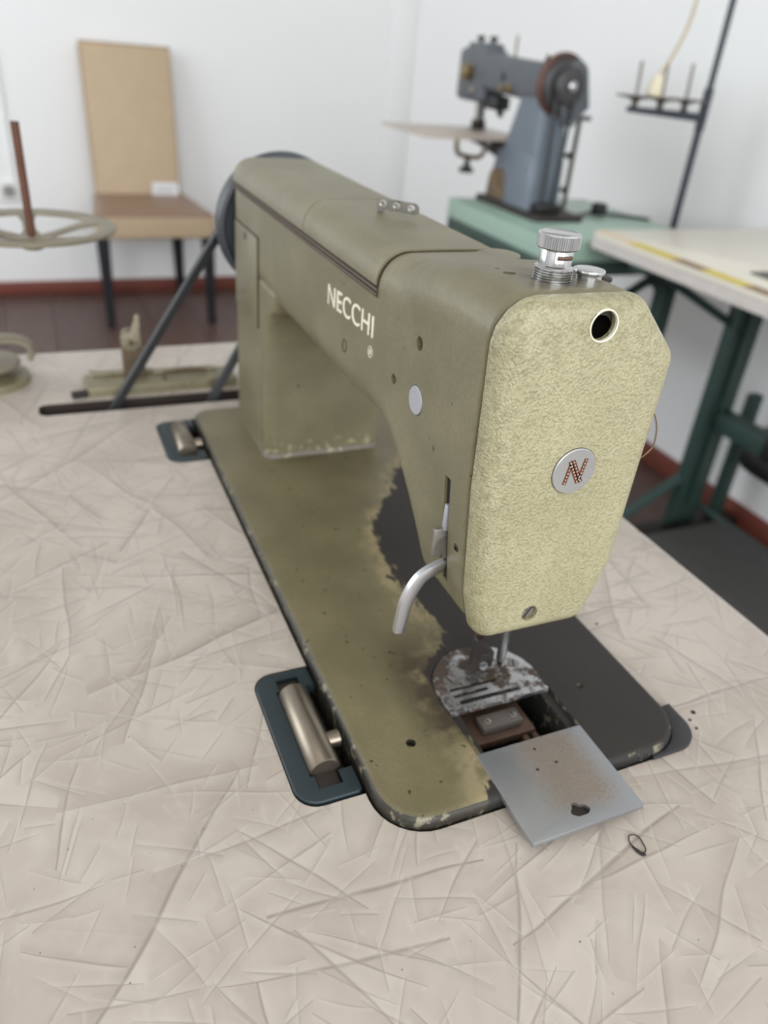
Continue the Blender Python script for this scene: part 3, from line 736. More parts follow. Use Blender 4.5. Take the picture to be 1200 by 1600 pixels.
bm = B(); tube(bm, [kb + Vector((.00665*math.cos(a), .00665*math.sin(a), .0112)) for a in [-2.1 + .1*k for k in range(11)]], .0009, 6); obj('wear_mark', bm, 'brown_iron', kn)
k2_ = Vector((.0945, .0665, .2352))
bm = B(); lathe(bm, k2_, (0, 0, 1), [(.0058, 0), (.0058, .0032), (.0066, .0036), (.0068, .0044), (.0066, .0050), (.0052, .0054)], 32); obj('button', bm, 'chrome', mc)
bm = B(); lathe(bm, (.1035, .068, .2350), (0, 0, 1), [(.0040, 0), (.0040, .0012), (.0032, .0016)], 20); obj('cap_screw', bm, 'dark_iron', mc)
for x, y, r, m_ in ((.0645, .079, .0026, 'hole_shade'),):
    bm = B(); lathe(bm, (x, y, .2325), (0, 0, 1), [(r, 0), (r, .001)], 16); obj('oil_hole', bm, m_, mc)
bm = B(); lathe(bm, (.104, .152, .2238), (0, 0, 1), [(.011, 0), (.011, .0018), (.0085, .0024)], 24); obj('cover_knob', bm, 'paint', mc)

# thread guide: an upright L-shaped strip on the top cover
GA, GB = Vector((.0755, .2470)), Vector((.0925, .2255)); gdv = (GB-GA).normalized(); gpv = Vector((-gdv.y, gdv.x)); gl = (GB-GA).length
def g3(a, h, z): p = GA + gdv*a + gpv*h; return Vector((p.x, p.y, z))
lo = rpoly([(0, .2256, .0012), (.0045, .2256, .0012), (.0045, .2290, .0008), (gl, .2290, .0030), (gl, .2352, .0030), (0, .2352, .0030)], 5)
g_ = B(); loft(g_, [[g3(p.x, h, p.y) for p in lo] for h in (-.0006, .0006)], True)
gc = []
EY = (.0040, .0130, .0228)
for a_ in EY:
    c = B(); cyl(c, g3(a_, -.01, .2321), g3(a_, .01, .2321), .0014, n=14); gc.append(c)
gd = obj('thread_guide', evalmods(tomesh(g_), [('BOOLEAN', c) for c in gc]), 'steel_dull', mc)
for a_ in EY:
    bm = B(); tube(bm, [g3(a_+.0019*math.cos(2*PI*k/20), -.0006, .2321+.0019*math.sin(2*PI*k/20)) for k in range(21)], .0005, 6, False); obj('eyelet', bm, 'chrome', gd)

# handwheel and pulley
hc = Vector((.089, .470, .170))
bm = B(); lathe(bm, hc, (0, 1, 0), [(.020, 0), (.020, .010), (.0515, .010), (.0535, .006), (.0565, .007), (.0580, .011), (.0585, .017), (.0575, .023), (.0545, .027), (.0525, .026), (.040, .024), (.036, .024), (.036, .0405), (.0335, .0415), (.0300, .0455), (.0300, .0475), (.0335, .0515), (.036, .0525), (.036, .055), (.014, .056), (.014, .062), (.010, .063)], 64)
obj('handwheel', bm, 'wheel_paint', mc)

# needle plate, slide plate and the mechanism below
sl = [c_box(.0655, .0950, .0705, .0728, .0, .03), c_box(.0655, .0872, .0655, .0678, .0, .03), c_box(.0668, .1048, .0600, .0628, .0, .03)]
hl = B(); cyl(hl, (.0930, .0790, 0), (.0930, .0790, .03), .0012, n=12)
bm = B(); slab(bm, dpl, .0041, .0072, .0003, 2)
np_ = obj('needle_plate', evalmods(tomesh(bm), [('BOOLEAN', c) for c in sl+[hl]]), 'needle_plate', mc, smooth=30)
for x, y, a in ((.0690, .0790, .3), (.1120, .0800, -.4)): screw('plate_screw', (x, y, .0070), (0, 0, 1), .0036, .0006, np_, 'steel_dull', a)
for y in (.0716, .0666, .0614):
    bm = B()
    for k in range(9): box(bm, .068+k*.0022, .0698+k*.0022, y-.0007, y+.0007, .0040, .0066)
    obj('feed_dog', bm, 'dark_iron', mc, smooth=None)
bm = B(); slab(bm, rrect(.0578, .1220, -.0275, .0268, .0008, 2), .0042, .0070, .0004, 2)
fh = rpoly([(.0835, -.0195, .0015), (.0870, -.0222, .002), (.0925, -.0222, .002), (.0955, -.0200, .0015), (.0935, -.0172, .0008), (.0910, -.0165, .0008), (.0895, -.0143, .001), (.0872, -.0150, .001), (.0862, -.0172, .001)], 4)
ks = B(); slab(ks, fh, .0046, .02)
kd = []
for x, y in ((.0832, .0084), (.0951, .0094), (.0889, .0203)):
    c = B(); cyl(c, (x, y, .0052), (x, y, .02), .0009, n=12); kd.append(c)
obj('slide_plate', evalmods(tomesh(bm), [('BOOLEAN', c) for c in [ks]+kd]), 'slide', mc, smooth=30)
bm = B(); slab(bm, inset(fh, .0002), .0045, .0050); obj('finger_hole_shade', bm, 'dark_iron', mc, smooth=None)  # dark inlay painting the shade of the finger hole
for x, y in ((.0832, .0084), (.0951, .0094), (.0889, .0203)):
    bm = B(); cyl(bm, (x, y, .0050), (x, y, .0058), .00085, n=10); obj('rivet_hole', bm, 'hole_shade', mc)
bm = B(); box(bm, .0735, .0985, .0445, .0545, -.0040, .0015, .0008); fb = obj('feed_block', bm, 'cup', mc)
for x in (.078, .094): screw('block_screw', (x, .0492, .0014), (0, 0, 1), .0022, .0006, fb, 'steel_dull', .3)
bm = B(); box(bm, .0655, .1060, .0400, .0640, -.0110, -.0042, .002); box(bm, .0960, .1000, .0330, .0415, -.030, -.006, .0012); box(bm, .1020, .1060, .0330, .0415, -.030, -.006, .0012); obj('feed_bar', bm, 'brown_iron', mc)
bm = B(); lathe(bm, (.090, .020, -.034), (0, 1, 0), [(.004, -.006), (.016, -.006), (.018, 0), (.018, .010), (.012, .014)], 28); obj('rotary_hook', bm, 'dark_iron', mc)
bm = B(); cyl(bm, (.110, .025, -.028), (.110, .10, -.024), .004, n=12); obj('feed_shaft', bm, 'steel_dull', mc)
# presser bar and foot, needle bar and needle
bm = B(); cyl(bm, (.0868, .0830, .024), (.0868, .0830, .095), .0028, n=18); pb = obj('presser_bar', bm, 'brown_iron', mc)
bm = B(); slab(bm, rpoly([(.0800, .0095, .001), (.0845, .0078, .001), (.0870, .0180, .004), (.0880, .0350, .001), (.0820, .0350, .002)], 4), .0775, .0815, .0006, 2, plane='y'); obj('presser_foot', bm, 'dark_iron', pb)
bm = B(); box(bm, .0865, .0975, .0800, .0880, .0085, .0200, .001); obj('foot_clamp', bm, 'dark_iron', pb)
bm = B(); screw('clamp_screw', (.0900, .0790, .0125), (-.2, -.5, .8), .0026, .0012, pb, 'steel', .2); bm.free()
bm = B(); cyl(bm, (.1040, .0822, .0110), (.1040, .0822, .095), .0029, n=20); nb = obj('needle_bar', bm, 'steel', mc)
bm = B(); cyl(bm, (.1040, .0822, .0072), (.1040, .0822, .0112), .0016, .0022, 10); obj('needle_clamp', bm, 'dark_iron', nb)
# thread loop and tension disc on the far side of the head
bm = B(); tube(bm, smooth_path([(.1270, .060, .1870), (.1353, .055, .1811), (.1398, .055, .1765), (.1440, .055, .1686), (.1452, .055, .1594), (.1417, .055, .1546), (.1372, .055, .1531), (.1250, .060, .1500)], 6), .00035, 6); obj('check_spring', bm, 'brass', mc)
bm = B(); lathe(bm, (.127, .078, .140), (1, 0, 0), [(.003, 0), (.003, .004), (.0105, .005), (.0108, .006), (.004, .0065), (.004, .0072), (.0108, .0078), (.0105, .0088), (.003, .009), (.003, .016), (.0065, .016), (.0065, .022), (.005, .023)], 24); obj('tension_disc', bm, 'steel_dull', mc)

# ------------------------------------------------------------------ hinges let into the table
def hinge(y0, y1, label):
    t = root('bed_hinge', (-.018, (y0+y1)/2, -.034), label, 'hinge', 'hinges along the machine bed')
    L = y1-y0
    bm = B(); slab(bm, rrect(-.0347, -.0022, y0, y1, (.0115, .003, .003, .0115)), -.005, .0012, .0010, 3)
    c1 = c_box(-.0245, .02, y0+.0155, y1-.0150, -.03, .03); c2_ = c_box(-.0225, -.0100, y0+.0075, y1-.0065, -.03, .03)
    obj('plate', evalmods(tomesh(bm), [('BOOLEAN', c1), ('BOOLEAN', c2_)]), 'hinge', t)
    bm = B(); slab(bm, rrect(-.0345, -.0022, y0, y1, (.011, .001, .001, .011)), -.034, -.012); obj('well', bm, 'hole_shade', t)
    for a, b in ((y0+.0080, y0+.0175), (y1-.0170, y1-.0070)):
        bm = B(); box(bm, -.0220, -.0105, a, b, -.0115, -.0004, .0006); obj('bracket', bm, 'dark_iron', t)
    bm = B(); yc = (y0+y1)/2; h = L*.31
    lathe(bm, (-.0160, yc-h, -.0002), (0, 1, 0), [(.0050, 0), (.0078, .0002), (.0083, .0010), (.0083, 2*h-.001), (.0078, 2*h-.0002), (.0050, 2*h)], 36); r = obj('roller', bm, 'roller', t)
    bm = B(); cyl(bm, (-.0095, yc-.010, .0005), (-.0026, yc-.010, .0005), .0042, .0046, 20); obj('pin', bm, 'roller', t)
hinge(.0300, .1212, 'blue-green hinge plate with steel roller at the front of the machine bed')
hinge(.3880, .4670, 'blue-green hinge plate with steel roller at the rear of the bed by the belt slot')
t = root('corner_cushion', (.17, .009, 0), 'black rubber cushion under the front right corner of the machine bed', 'cushion')
out_ = rpoly([(.1500, -.0024, 0), (.1856, -.0022, .016), (.1856, .0270, 0)], 10)
inn_ = [Vector((.1515+.0272*math.cos(a), .0265+.0272*math.sin(a))) for a in [-(PI/2+.03)*(k/12) for k in range(13)]]
bm = B(); slab(bm, out_ + inn_, .0002, .0024, .0006, 2); obj('pad', bm, 'rubber', t)

# ------------------------------------------------------------------ drive belt and motor
PY = .470 + .0465
pc, pr = Vector((hc.x, PY, hc.z)), .0335
mcn, mr = Vector((-.245, PY, -.370)), .050
t = root('clutch_motor', (mcn.x, PY-.12, -.041), 'black clutch motor hung under the pale sewing table', 'motor')
bm = B(); lathe(bm, mcn, (0, 1, 0), [(.02, -.03), (.046, -.012), (.050, -.008), (.0475, -.004), (.0475, .004), (.050, .008), (.046, .012)], 36); obj('pulley', bm, 'steel_dull', t)
bm = B(); lathe(bm, mcn, (0, -1, 0), [(.015, .02), (.05, .03), (.085, .045), (.09, .07), (.09, .20), (.07, .23), (.02, .24)], 32); obj('housing', bm, 'black', t)
bm = B(); box(bm, mcn.x-.05, mcn.x+.05, PY-.18, PY-.08, mcn.z+.07, -.045, .006); obj('hanger', bm, 'black', t)
d = (mcn-pc); dl = math.hypot(d.x, d.z); base = math.atan2(d.z, d.x); off = math.acos((pr-mr)/dl)
pts = []
a0, a1 = base+off, base-off+2*PI
for k in range(25):
    th = a0 + (a1-a0)*k/24; pts.append(Vector((pc.x+pr*math.cos(th), PY, pc.z+pr*math.sin(th))))
b0, b1 = base-off, base+off
for k in range(17):
    th = b0 + (b1-b0)*k/16; pts.append(Vector((mcn.x+mr*math.cos(th), PY, mcn.z+mr*math.sin(th))))
full = []
for i in range(len(pts)):
    a, b = pts[i], pts[(i+1) % len(pts)]; n_ = max(1, int((b-a).length/.03))
    full += [a.lerp(b, k/n_) for k in range(n_)]
rings = []
for i, p in enumerate(full):
    tg = (full[(i+1) % len(full)]-full[i-1]).normalized(); nn = Vector((-tg.z, 0, tg.x)); yv = Vector((0, 1, 0))
    rings.append([p + nn*.0035 - yv*.0030, p + nn*.0035 + yv*.0030, p - nn*.0035 + yv*.0046, p - nn*.0035 - yv*.0046])
bm = B(); loft(bm, rings + [rings[0]], False); bmesh.ops.remove_doubles(bm, verts=bm.verts, dist=1e-6)
tag(obj('drive_belt', bm, 'belt', org=(pc.x, PY, 0)), 'black rubber drive belt from the olive machine handwheel down through the table slot', 'belt')

# ------------------------------------------------------------------ bobbin winder
t = root('bobbin_winder', (0, .556, 0), 'olive metal bobbin winder screwed down behind the belt slot', 'bobbin winder')
bm = B(); slab(bm, rrect(-.088, .060, .5385, .5750, .006), 0, .0095, .0030, 4); obj('base_plate', bm, 'winder', t)
bm = B(); box(bm, -.078, -.020, .5640, .5730, .0095, .0130, .0012); box(bm, -.022, .040, .5600, .5720, .0095, .0120, .001); obj('rail', bm, 'winder', t)
bm = B(); slab(bm, rpoly([(-.0490, .006, .002), (-.0280, .006, .002), (-.0290, .0480, .003), (-.0320, .0560, .006), (-.0460, .0580, .008), (-.0490, .0480, .003)], 5), .5680, .5560, .0015, 3, plane='y'); br = obj('bracket', bm, 'winder_dark', t)
bm = B(); lathe(bm, (-.0405, .5560, .0480), (0, -1, 0), [(.0088, 0), (.0088, .003), (.0070, .0045), (.0030, .0046), (.0028, .003)], 24); h_ = obj('spindle_hub', bm, 'winder', br)
bm = B(); cyl(bm, (-.0405, .553, .0480), (-.0405, .548, .0480), .0026, n=14); obj('spindle', bm, 'brown_iron', h_)
bm = B(); tube(bm, [(-.012, .548, .0095), (-.012, .548, .0160), (.010, .552, .0165), (.030, .556, .0130)], .0022, 8); obj('trip_lever', bm, 'winder_dark', t)
bm = B(); tube(bm, [(-.1000, .5375, .004), (-.0860, .5400, .004)], .0035, 10); obj('stop_screw', bm, 'dark_iron', t)
bm = B()
for k in range(46):
    a = random.uniform(0, 2*PI); p = [Vector((-.0405+.009*math.cos(a), .5515+random.uniform(-.002, .003), .048+.009*math.sin(a)))]
    for j in range(7):
        f_ = j/6
        p.append(Vector((-.0375 + .004*f_ + random.uniform(-.0045, .0045)*(1.1-f_*.7), .552+random.uniform(-.003, .003), .0500+.0245*f_*random.uniform(.75, 1.0))))
    tube(bm, smooth_path(p, 3), .00022, 4)
tag(obj('lint_thread', bm, 'lint', t), kind='stuff')

# ------------------------------------------------------------------ spool stand at the left
t = root('thread_stand', (-.185, .600, 0), 'thread stand with a spoked spool disc and rusty pin at the left edge', 'thread stand')
bm = B(); lathe(bm, (-.1720, .598, 0), (0, 0, 1), [(.0375, 0), (.0380, .003), (.0370, .0060), (.0200, .0075), (.0130, .0090), (.0120, .0200), (.0100, .0210)], 40); obj('base', bm, 'winder', t)
bm = B(); lathe(bm, (-.1720, .598, .0150), (0, 0, 1), [(.022, 0), (.0300, .001), (.0310, .0035), (.0300, .0060), (.012, .0070)], 36); obj('collar', bm, 'stand', t)
ar = smooth_path([(-.2500, .600, .0400), (-.2000, .600, .0410), (-.1600, .600, .0410), (-.1420, .600, .0395), (-.1330, .600, .0345), (-.1305, .600, .0260), (-.1330, .600, .0205)], 5)
bm = B(); strap(bm, ar, (0, .0090, 0), .0060); obj('bent_arm', bm, 'stand', t)
bm = B(); cyl(bm, (-.225, .605, .0), (-.225, .605, .30), .0045, n=14); obj('post', bm, 'pole', t)
bm = B(); lathe(bm, (-.225, .605, 0), (0, 0, 1), [(.016, 0), (.016, .036), (.010, .048)], 20); obj('post_socket', bm, 'winder', t)
dc = Vector((-.1140, .5660, .1500)); RD = .0715
bm = B()
lathe_pts = [(RD-.0150, .0), (RD-.0145, .0016), (RD-.002, .0030), (RD, .0020), (RD, .0004), (RD-.002, -.0006), (RD-.0150, -.0010)]
u, v = Vector((1, 0, 0)), Vector((0, 1, 0))
rs = [ringpts(dc + Vector((0, 0, h)), u, v, r, 64) for r, h in lathe_pts]
loft(bm, rs + [rs[0]], False); bmesh.ops.remove_doubles(bm, verts=bm.verts, dist=1e-6); ds = obj('spool_disc', bm, 'stand', t)
for k in range(5):
    a = math.radians(20 + 72*k); dv = Vector((math.cos(a), math.sin(a), 0)); sd = Vector((-dv.y, dv.x, 0))
    bm = B(); rings = []
    for r, z, wd in ((.006, -.0100, .0100), (.020, -.0065, .0052), (.040, -.0020, .0052), (RD-.013, .0008, .0085)):
        c = dc + dv*r + Vector((0, 0, z)); rings.append([c - sd*wd + Vector((0, 0, -.0012)), c + sd*wd + Vector((0, 0, -.0012)), c + sd*wd + Vector((0, 0, .0012)), c - sd*wd + Vector((0, 0, .0012))])
    loft(bm, rings, True); obj('spoke', bm, 'stand', ds)
bm = B(); lathe(bm, dc + Vector((0, 0, -.0180)), (0, 0, 1), [(.0060, 0), (.0085, .001), (.0085, .006), (.0115, .0070), (.0115, .0100), (.0060, .0115)], 28); obj('hub', bm, 'stand', ds)
bm = B(); cyl(bm, dc + Vector((0, 0, -.010)), dc + Vector((0, 0, .0835)), .0034, n=16); obj('spool_pin', bm, 'rust_pin', t)
bm = B(); tube(bm, [dc + Vector((0, 0, -.0120)), (-.170, .592, .1420), (-.225, .605, .1440)], .0030, 10); obj('disc_arm', bm, 'pole', t)

# ------------------------------------------------------------------ loose thread on the table
bm = B(); pp = []
for k in range(30):
    a = 2*PI*k/24; pp.append((.1088+.0030*math.cos(a)*(1+.12*math.sin(3*a)), -.0405+.0050*math.sin(a), .0006+.0005*math.sin(2*a)**2))
tube(bm, pp, .00032, 5)
tube(bm, smooth_path([(.1058, -.0410, .0005), (.1062, -.0440, .0006), (.1072, -.0462, .0006), (.1090, -.0464, .0005)], 4), .0006, 5)
tag(obj('thread_scrap', bm, 'thread_dark', org=(.1085, -.0410, 0)), 'tiny dark loop of thread lying on the table in front of the machine', 'thread')

# ------------------------------------------------------------------ chair by the back wall
t = root('dining_chair', (.33, 3.30, FL), 'high-backed beige leatherette chair with black legs against the back wall', 'chair')
SZ = -.330                                       # seat height
def taper_leg(x, y, x2, y2, z1, w1, w2):
    bm = B(); rings = []
    for z, cx, cy, w_ in ((FL, x2, y2, w2), (z1, x, y, w1)):
        rings.append([Vector((cx+a*w_, cy+b*w_, z)) for a, b in ((-1, -1), (1, -1), (1, 1), (-1, 1))])
    loft(bm, rings, True); bmesh.ops.bevel(bm, geom=list(bm.edges), offset=.003, segments=1, affect='EDGES'); return bm
for a in ((.135, 3.075, .135, 3.068), (.545, 3.085, .550, 3.078), (.175, 3.470, .165, 3.500), (.485, 3.475, .495, 3.505)):
    obj('leg', taper_leg(*a, SZ-.085, .024, .016), 'chair_leg', t, smooth=None)
bm = B()
def seat_ring(z, g): return [Vector((p.x, p.y, z)) for p in rpoly([(.108-g, 3.045-g, .03), (.578+g, 3.055-g, .03), (.530+g*.5, 3.500, .02), (.148-g*.5, 3.500, .02)], 6)]
loft(bm, [seat_ring(SZ-.095, -.010), seat_ring(SZ-.088, 0), seat_ring(SZ-.045, .003), seat_ring(SZ-.012, .001)], True); obj('seat_side', bm, 'chair_beige', t)
bm = B(); loft(bm, [seat_ring(SZ-.0125, .0012), seat_ring(SZ-.004, -.004), seat_ring(SZ+.002, -.018), seat_ring(SZ+.006, -.06)], True); obj('seat', bm, 'chair_seat', t)
bm = B(); rings = []
for z, yo, w_, th in ((SZ-.06, 3.462, .176, .028), (SZ+.0, 3.468, .176, .028), (SZ+.18, 3.488, .176, .026), (SZ+.36, 3.515, .177, .024), (SZ+.50, 3.540, .178, .022), (SZ+.545, 3.548, .178, .020), (SZ+.552, 3.549, .174, .014)):
    rings.append([Vector((.332+p.x, yo+p.y, z)) for p in rpoly([(-w_, -th, .012), (w_, -th, .012), (w_, th, .012), (-w_, th, .012)], 4)])
loft(bm, rings, True); bk = obj('backrest', bm, 'chair_beige', t)
bm = B(); tube(bm, [(.332-.178, 3.468-.027, SZ+.01), (.332-.178, 3.488-.026, SZ+.18), (.332-.178, 3.515-.024, SZ+.36), (.332-.178, 3.546-.02, SZ+.54)], .003, 6); obj('piping', bm, 'chair_beige', bk)
bm = B(); tube(bm, [(.332-.176, 3.549-.012, SZ+.552), (.332+.176, 3.549-.012, SZ+.552)], .004, 8); obj('piping', bm, 'chair_seat', bk)
cd = root('paper_card', (.44, 3.425, SZ+.006), 'small white paper card standing on the chair seat against its back', 'card')
bm = B(); box(bm, .3850, .4950, 3.4240, 3.4252, SZ+.0065, SZ+.0560); obj('card', bm, 'paper', cd, smooth=None)
bm = B(); box(bm, .400, .480, 3.4233, 3.4239, SZ+.030, SZ+.034); box(bm, .400, .470, 3.4233, 3.4239, SZ+.020, SZ+.023); obj('print_line', bm, 'socket_dark', cd, smooth=None)

# ------------------------------------------------------------------ pale green table with the blue-grey cylinder-arm machine
GZ = -.030
t = root('green_sewing_table', (1.16, 1.5, FL), 'pale green sewing table holding the blue-grey machine', 'table')
bm = B(); slab(bm, rrect(.938, 1.390, 1.262, 1.778, .01), GZ-.045, GZ, .003, 2); obj('tabletop', bm, 'green_top', t)
bm = B()
for a in ((.942, 1.386, 1.266, 1.29), (.942, 1.386, 1.75, 1.774), (.942, .965, 1.29, 1.75), (1.363, 1.386, 1.29, 1.75)): box(bm, *a, GZ-.080, GZ-.0455, .002)
obj('apron', bm, 'green_cast', t)
for x in (.99, 1.34):
    for y in (1.31, 1.73):
        bm = B(); box(bm, x-.02, x+.02, y-.02, y+.02, FL, GZ-.046, .004); obj('leg', bm, 'green_cast', t)
for y in (1.31, 1.73):
    bm = B(); box(bm, .96, 1.37, y-.022, y+.022, FL, FL+.03, .004); obj('foot', bm, 'green_cast', t)
bm = B(); tube(bm, [(.99, 1.31, -.30), (1.34, 1.31, -.10)], .012, 8); obj('brace', bm, 'green_cast', t)
bm = B(); tube(bm, [(1.34, 1.31, -.30), (1.34, 1.73, -.30)], .012, 8); obj('brace', bm, 'green_cast', t)
PLACE[0] = 1.096; PLACE[1] = Vector((.0109, .0185, -.030))
t = root('clutch_motor', (1.0, 1.40, -.046), 'black motor hung beneath the pale green table', 'motor')
bm = B(); lathe(bm, (1.0, 1.58, -.160), (0, -1, 0), [(.02, 0), (.05, .004), (.075, .02), (.078, .05), (.078, .20), (.06, .23), (.02, .235)], 28); obj('housing', bm, 'black', t)
bm = B(); box(bm, .955, 1.045, 1.40, 1.54, -.09, -.046, .005); obj('hanger', bm, 'black', t)
bm = B(); lathe(bm, (1.0, 1.625, -.160), (0, -1, 0), [(.01, 0), (.04, .002), (.042, .01), (.036, .016), (.042, .022), (.02, .03), (.02, .045)], 24); obj('pulley', bm, 'steel_dull', t)
for k in range(5):
    bm = B(); box(bm, .930, 1.0, 1.40+k*.03, 1.408+k*.03, -.22, -.10, .002); obj('cooling_fin', bm, 'black', t)

gx = .975
g = root('cylinder_arm_machine', (gx, 1.45, 0), 'blue-grey industrial sewing machine on a tall pillar, standing on the pale green table', 'sewing machine')
bm = B(); slab(bm, rrect(gx-.060, gx+.075, 1.315, 1.600, .015), 0, .012, .003, 2); obj('base', bm, 'dark_iron', g)
def pil(z, x0, x1, y0, y1, r=.012): return [Vector((p.x, p.y, z)) for p in rrect(x0, x1, y0, y1, r, 4)]
bm = B(); loft(bm, [pil(.012, gx-.045, gx+.050, 1.386, 1.578), pil(.045, gx-.044, gx+.049, 1.388, 1.572), pil(.118, gx-.042, gx+.047, 1.390, 1.552), pil(.124, gx-.039, gx+.044, 1.393, 1.545)], True); obj('pedestal', bm, 'grey_machine_lit', g)
bm = B(); loft(bm, [pil(.122, gx-.037, gx+.042, 1.394, 1.540), pil(.18, gx-.034, gx+.038, 1.396, 1.520), pil(.235, gx-.033, gx+.036, 1.400, 1.500), pil(.285, gx-.033, gx+.036, 1.402, 1.500)], True); obj('column', bm, 'grey_machine_lit', g)
def yring(y, x0, x1, z0, z1, r): return [Vector((p.x, y, p.y)) for p in rrect(x0, x1, z0, z1, r, 5)]
bm = B(); loft(bm, [yring(1.405, gx-.030, gx+.034, .236, .300, .014), yring(1.44, gx-.036, gx+.038, .230, .304, .016), yring(1.50, gx-.036, gx+.038, .2290, .3055, .016), yring(1.60, gx-.034, gx+.036, .232, .309, .016), yring(1.70, gx-.034, gx+.036, .234, .314, .016)], True); am = obj('arm', bm, 'grey_machine', g)
bm = B(); slab(bm, [Vector((1.58+.011*math.cos(PI/2+k*PI/5)*(1 if k % 2 == 0 else .45), .268+.011*math.sin(PI/2+k*PI/5)*(1 if k % 2 == 0 else .45))) for k in range(10)], gx-.0338, gx-.0365, plane='x'); obj('star_emblem', bm, 'dark_iron', am)
bm = B(); box(bm, gx-.033, gx+.036, 1.675, 1.815, .205, .3205, .014, 3); box(bm, gx-.028, gx+.030, 1.690, 1.790, .300, .3335, .012, 3); hd = obj('head', bm, 'grey_machine', g)
bm = B(); lathe(bm, (gx-.033, 1.745, .268), (-1, 0, 0), [(.020, 0), (.020, .004), (.012, .006), (.012, .014), (.017, .015), (.017, .020), (.006, .024)], 20); obj('tension_disc', bm, 'brass', hd)
bm = B(); lathe(bm, (gx-.030, 1.720, .232), (-1, 0, 0), [(.010, 0), (.010, .006), (.006, .010)], 16); obj('thread_stud', bm, 'steel_dull', hd)
for x, y in ((gx-.005, 1.760), (gx+.005, 1.715)):
    bm = B(); lathe(bm, (x, y, .332), (0, 0, 1), [(.006, 0), (.006, .006), (.010, .007), (.010, .014), (.004, .016)], 14); obj('top_knob', bm, 'dark_iron', hd)
bm = B(); box(bm, gx-.020, gx+.020, 1.620, 1.690, .195, .226, .006); tube(bm, [(gx, 1.640, .200), (gx-.01, 1.610, .188)], .008, 8); obj('lower_bracket', bm, 'black', hd)
bm = B(); lathe(bm, (gx-.034, 1.545, .246), (-1, 0, 0), [(.010, 0), (.010, .006), (.004, .010), (.004, .022), (.008, .022), (.008, .026)], 14); obj('thread_stud', bm, 'brass', am)
bm = B(); cyl(bm, (gx-.004, 1.735, .150), (gx-.004, 1.735, .210), .0055, n=12); obj('needle_bar', bm, 'steel_dull', g)
bm = B(); cyl(bm, (gx+.010, 1.735, .160), (gx+.010, 1.735, .210), .0060, n=12); box(bm, gx-.012, gx+.018, 1.722, 1.748, .1435, .165, .003); obj('presser_bar', bm, 'dark_iron', g)
bm = B(); cyl(bm, (gx-.002, 1.595, .305), (gx-.002, 1.595, .352), .0030, n=10); obj('spool_pin', bm, 'stand', g)
bm = B(); lathe(bm, (gx, 1.46, .303), (0, 0, 1), [(.008, 0), (.008, .006), (.004, .008), (.004, .014), (.008, .016)], 12); obj('oil_cap', bm, 'dark_iron', g)
# cylinder bed with its work panel
bm = B(); loft(bm, [yring(1.535, gx-.030, gx+.034, .085, .136, .014), yring(1.60, gx-.026, gx+.030, .098, .136, .012), yring(1.70, gx-.020, gx+.022, .112, .136, .009), yring(1.77, gx-.016, gx+.018, .116, .136, .008)], True); obj('cylinder_bed', bm, 'dark_iron', g)
bm = B(); slab(bm, rrect(gx-.240, gx+.060, 1.535, 1.800, .01), .1370, .1430, .0015, 2); pa = obj('work_panel', bm, 'panel_wood', g)
bm = B(); slab(bm, circ(gx, 1.735, .026, 28), .1428, .1440, .0004); obj('throat_plate', bm, 'dark_iron', pa)
bm = B(); tube(bm, smooth_path([(gx-.07, 1.700, .137), (gx-.07, 1.700, .10), (gx-.055, 1.700, .085), (gx-.01, 1.690, .082), (gx, 1.68, .10)], 4), .006, 10); obj('panel_bracket', bm, 'brass', pa)
bm = B(); lathe(bm, (gx-.035, 1.700, .045), (0, 0, 1), [(.018, 0), (.020, .003), (.018, .010), (.009, .014), (.007, .026), (.007, .042)], 20); obj('clamp_knob', bm, 'black', pa)
bm = B(); lathe(bm, (gx-.036, 1.60, .126), (-1, 0, 0), [(.008, 0), (.008, .004), (.004, .005), (.004, .002)], 16); obj('bed_screw', bm, 'steel', g)
# handwheel, belt guard
wc = Vector((gx+.005, 1.405, .2660))
bm = B(); lathe(bm, wc, (0, -1, 0), [(.02, -.02), (.050, -.004), (.060, .0), (.0625, .006), (.0610, .013), (.0550, .016), (.0530, .013), (.050, .010), (.02, .010)], 48); hw = obj('handwheel', bm, 'wheel_rust', g)
bm = B(); lathe(bm, wc + Vector((0, -.012, 0)), (0, -1, 0), [(.050, 0), (.052, .004), (.046, .008), (.030, .010), (.030, .018), (.036, .022), (.036, .030), (.030, .034), (.010, .035)], 40); obj('pulley', bm, 'wheel_dark', hw)
bm = B(); lathe(bm, wc + Vector((0, -.046, 0)), (0, -1, 0), [(.010, 0), (.010, .005), (.006, .008)], 18); obj('centre_screw', bm, 'steel', hw)
bm = B(); slab(bm, rpoly([(gx+.010, .318, .03), (gx+.052, .312, .03), (gx+.076, .226, .004), (gx+.052, .207, .004), (gx+.044, .188, .004), (gx+.014, .188, .006), (gx-.005, .240, .01)], 6), 1.402, 1.380, .003, 2, plane='y'); gd_ = obj('belt_guard', bm, 'grey_machine', g)
bm = B(); lathe(bm, (gx+.030, 1.380, .197), (0, -1, 0), [(.006, 0), (.006, .003), (.003, .004)], 12); obj('guard_screw', bm, 'steel', gd_)
bm = B(); cyl(bm, (gx+.092, 1.43, 0), (gx+.092, 1.43, .205), .0060, n=12); obj('guard_rod', bm, 'cup', g)
bm = B(); box(bm, gx+.030, gx+.098, 1.395, 1.436, .200, .210, .002); obj('rod_bracket', bm, 'grey_machine', g)
for z, x in ((.128, gx+.048), (.055, gx+.052)):
    bm = B(); lathe(bm, (x-.006, 1.40, z), (1, 0, 0), [(.004, 0), (.004, .012), (.007, .013), (.007, .019)], 12); obj('column_bolt', bm, 'dark_iron', g)
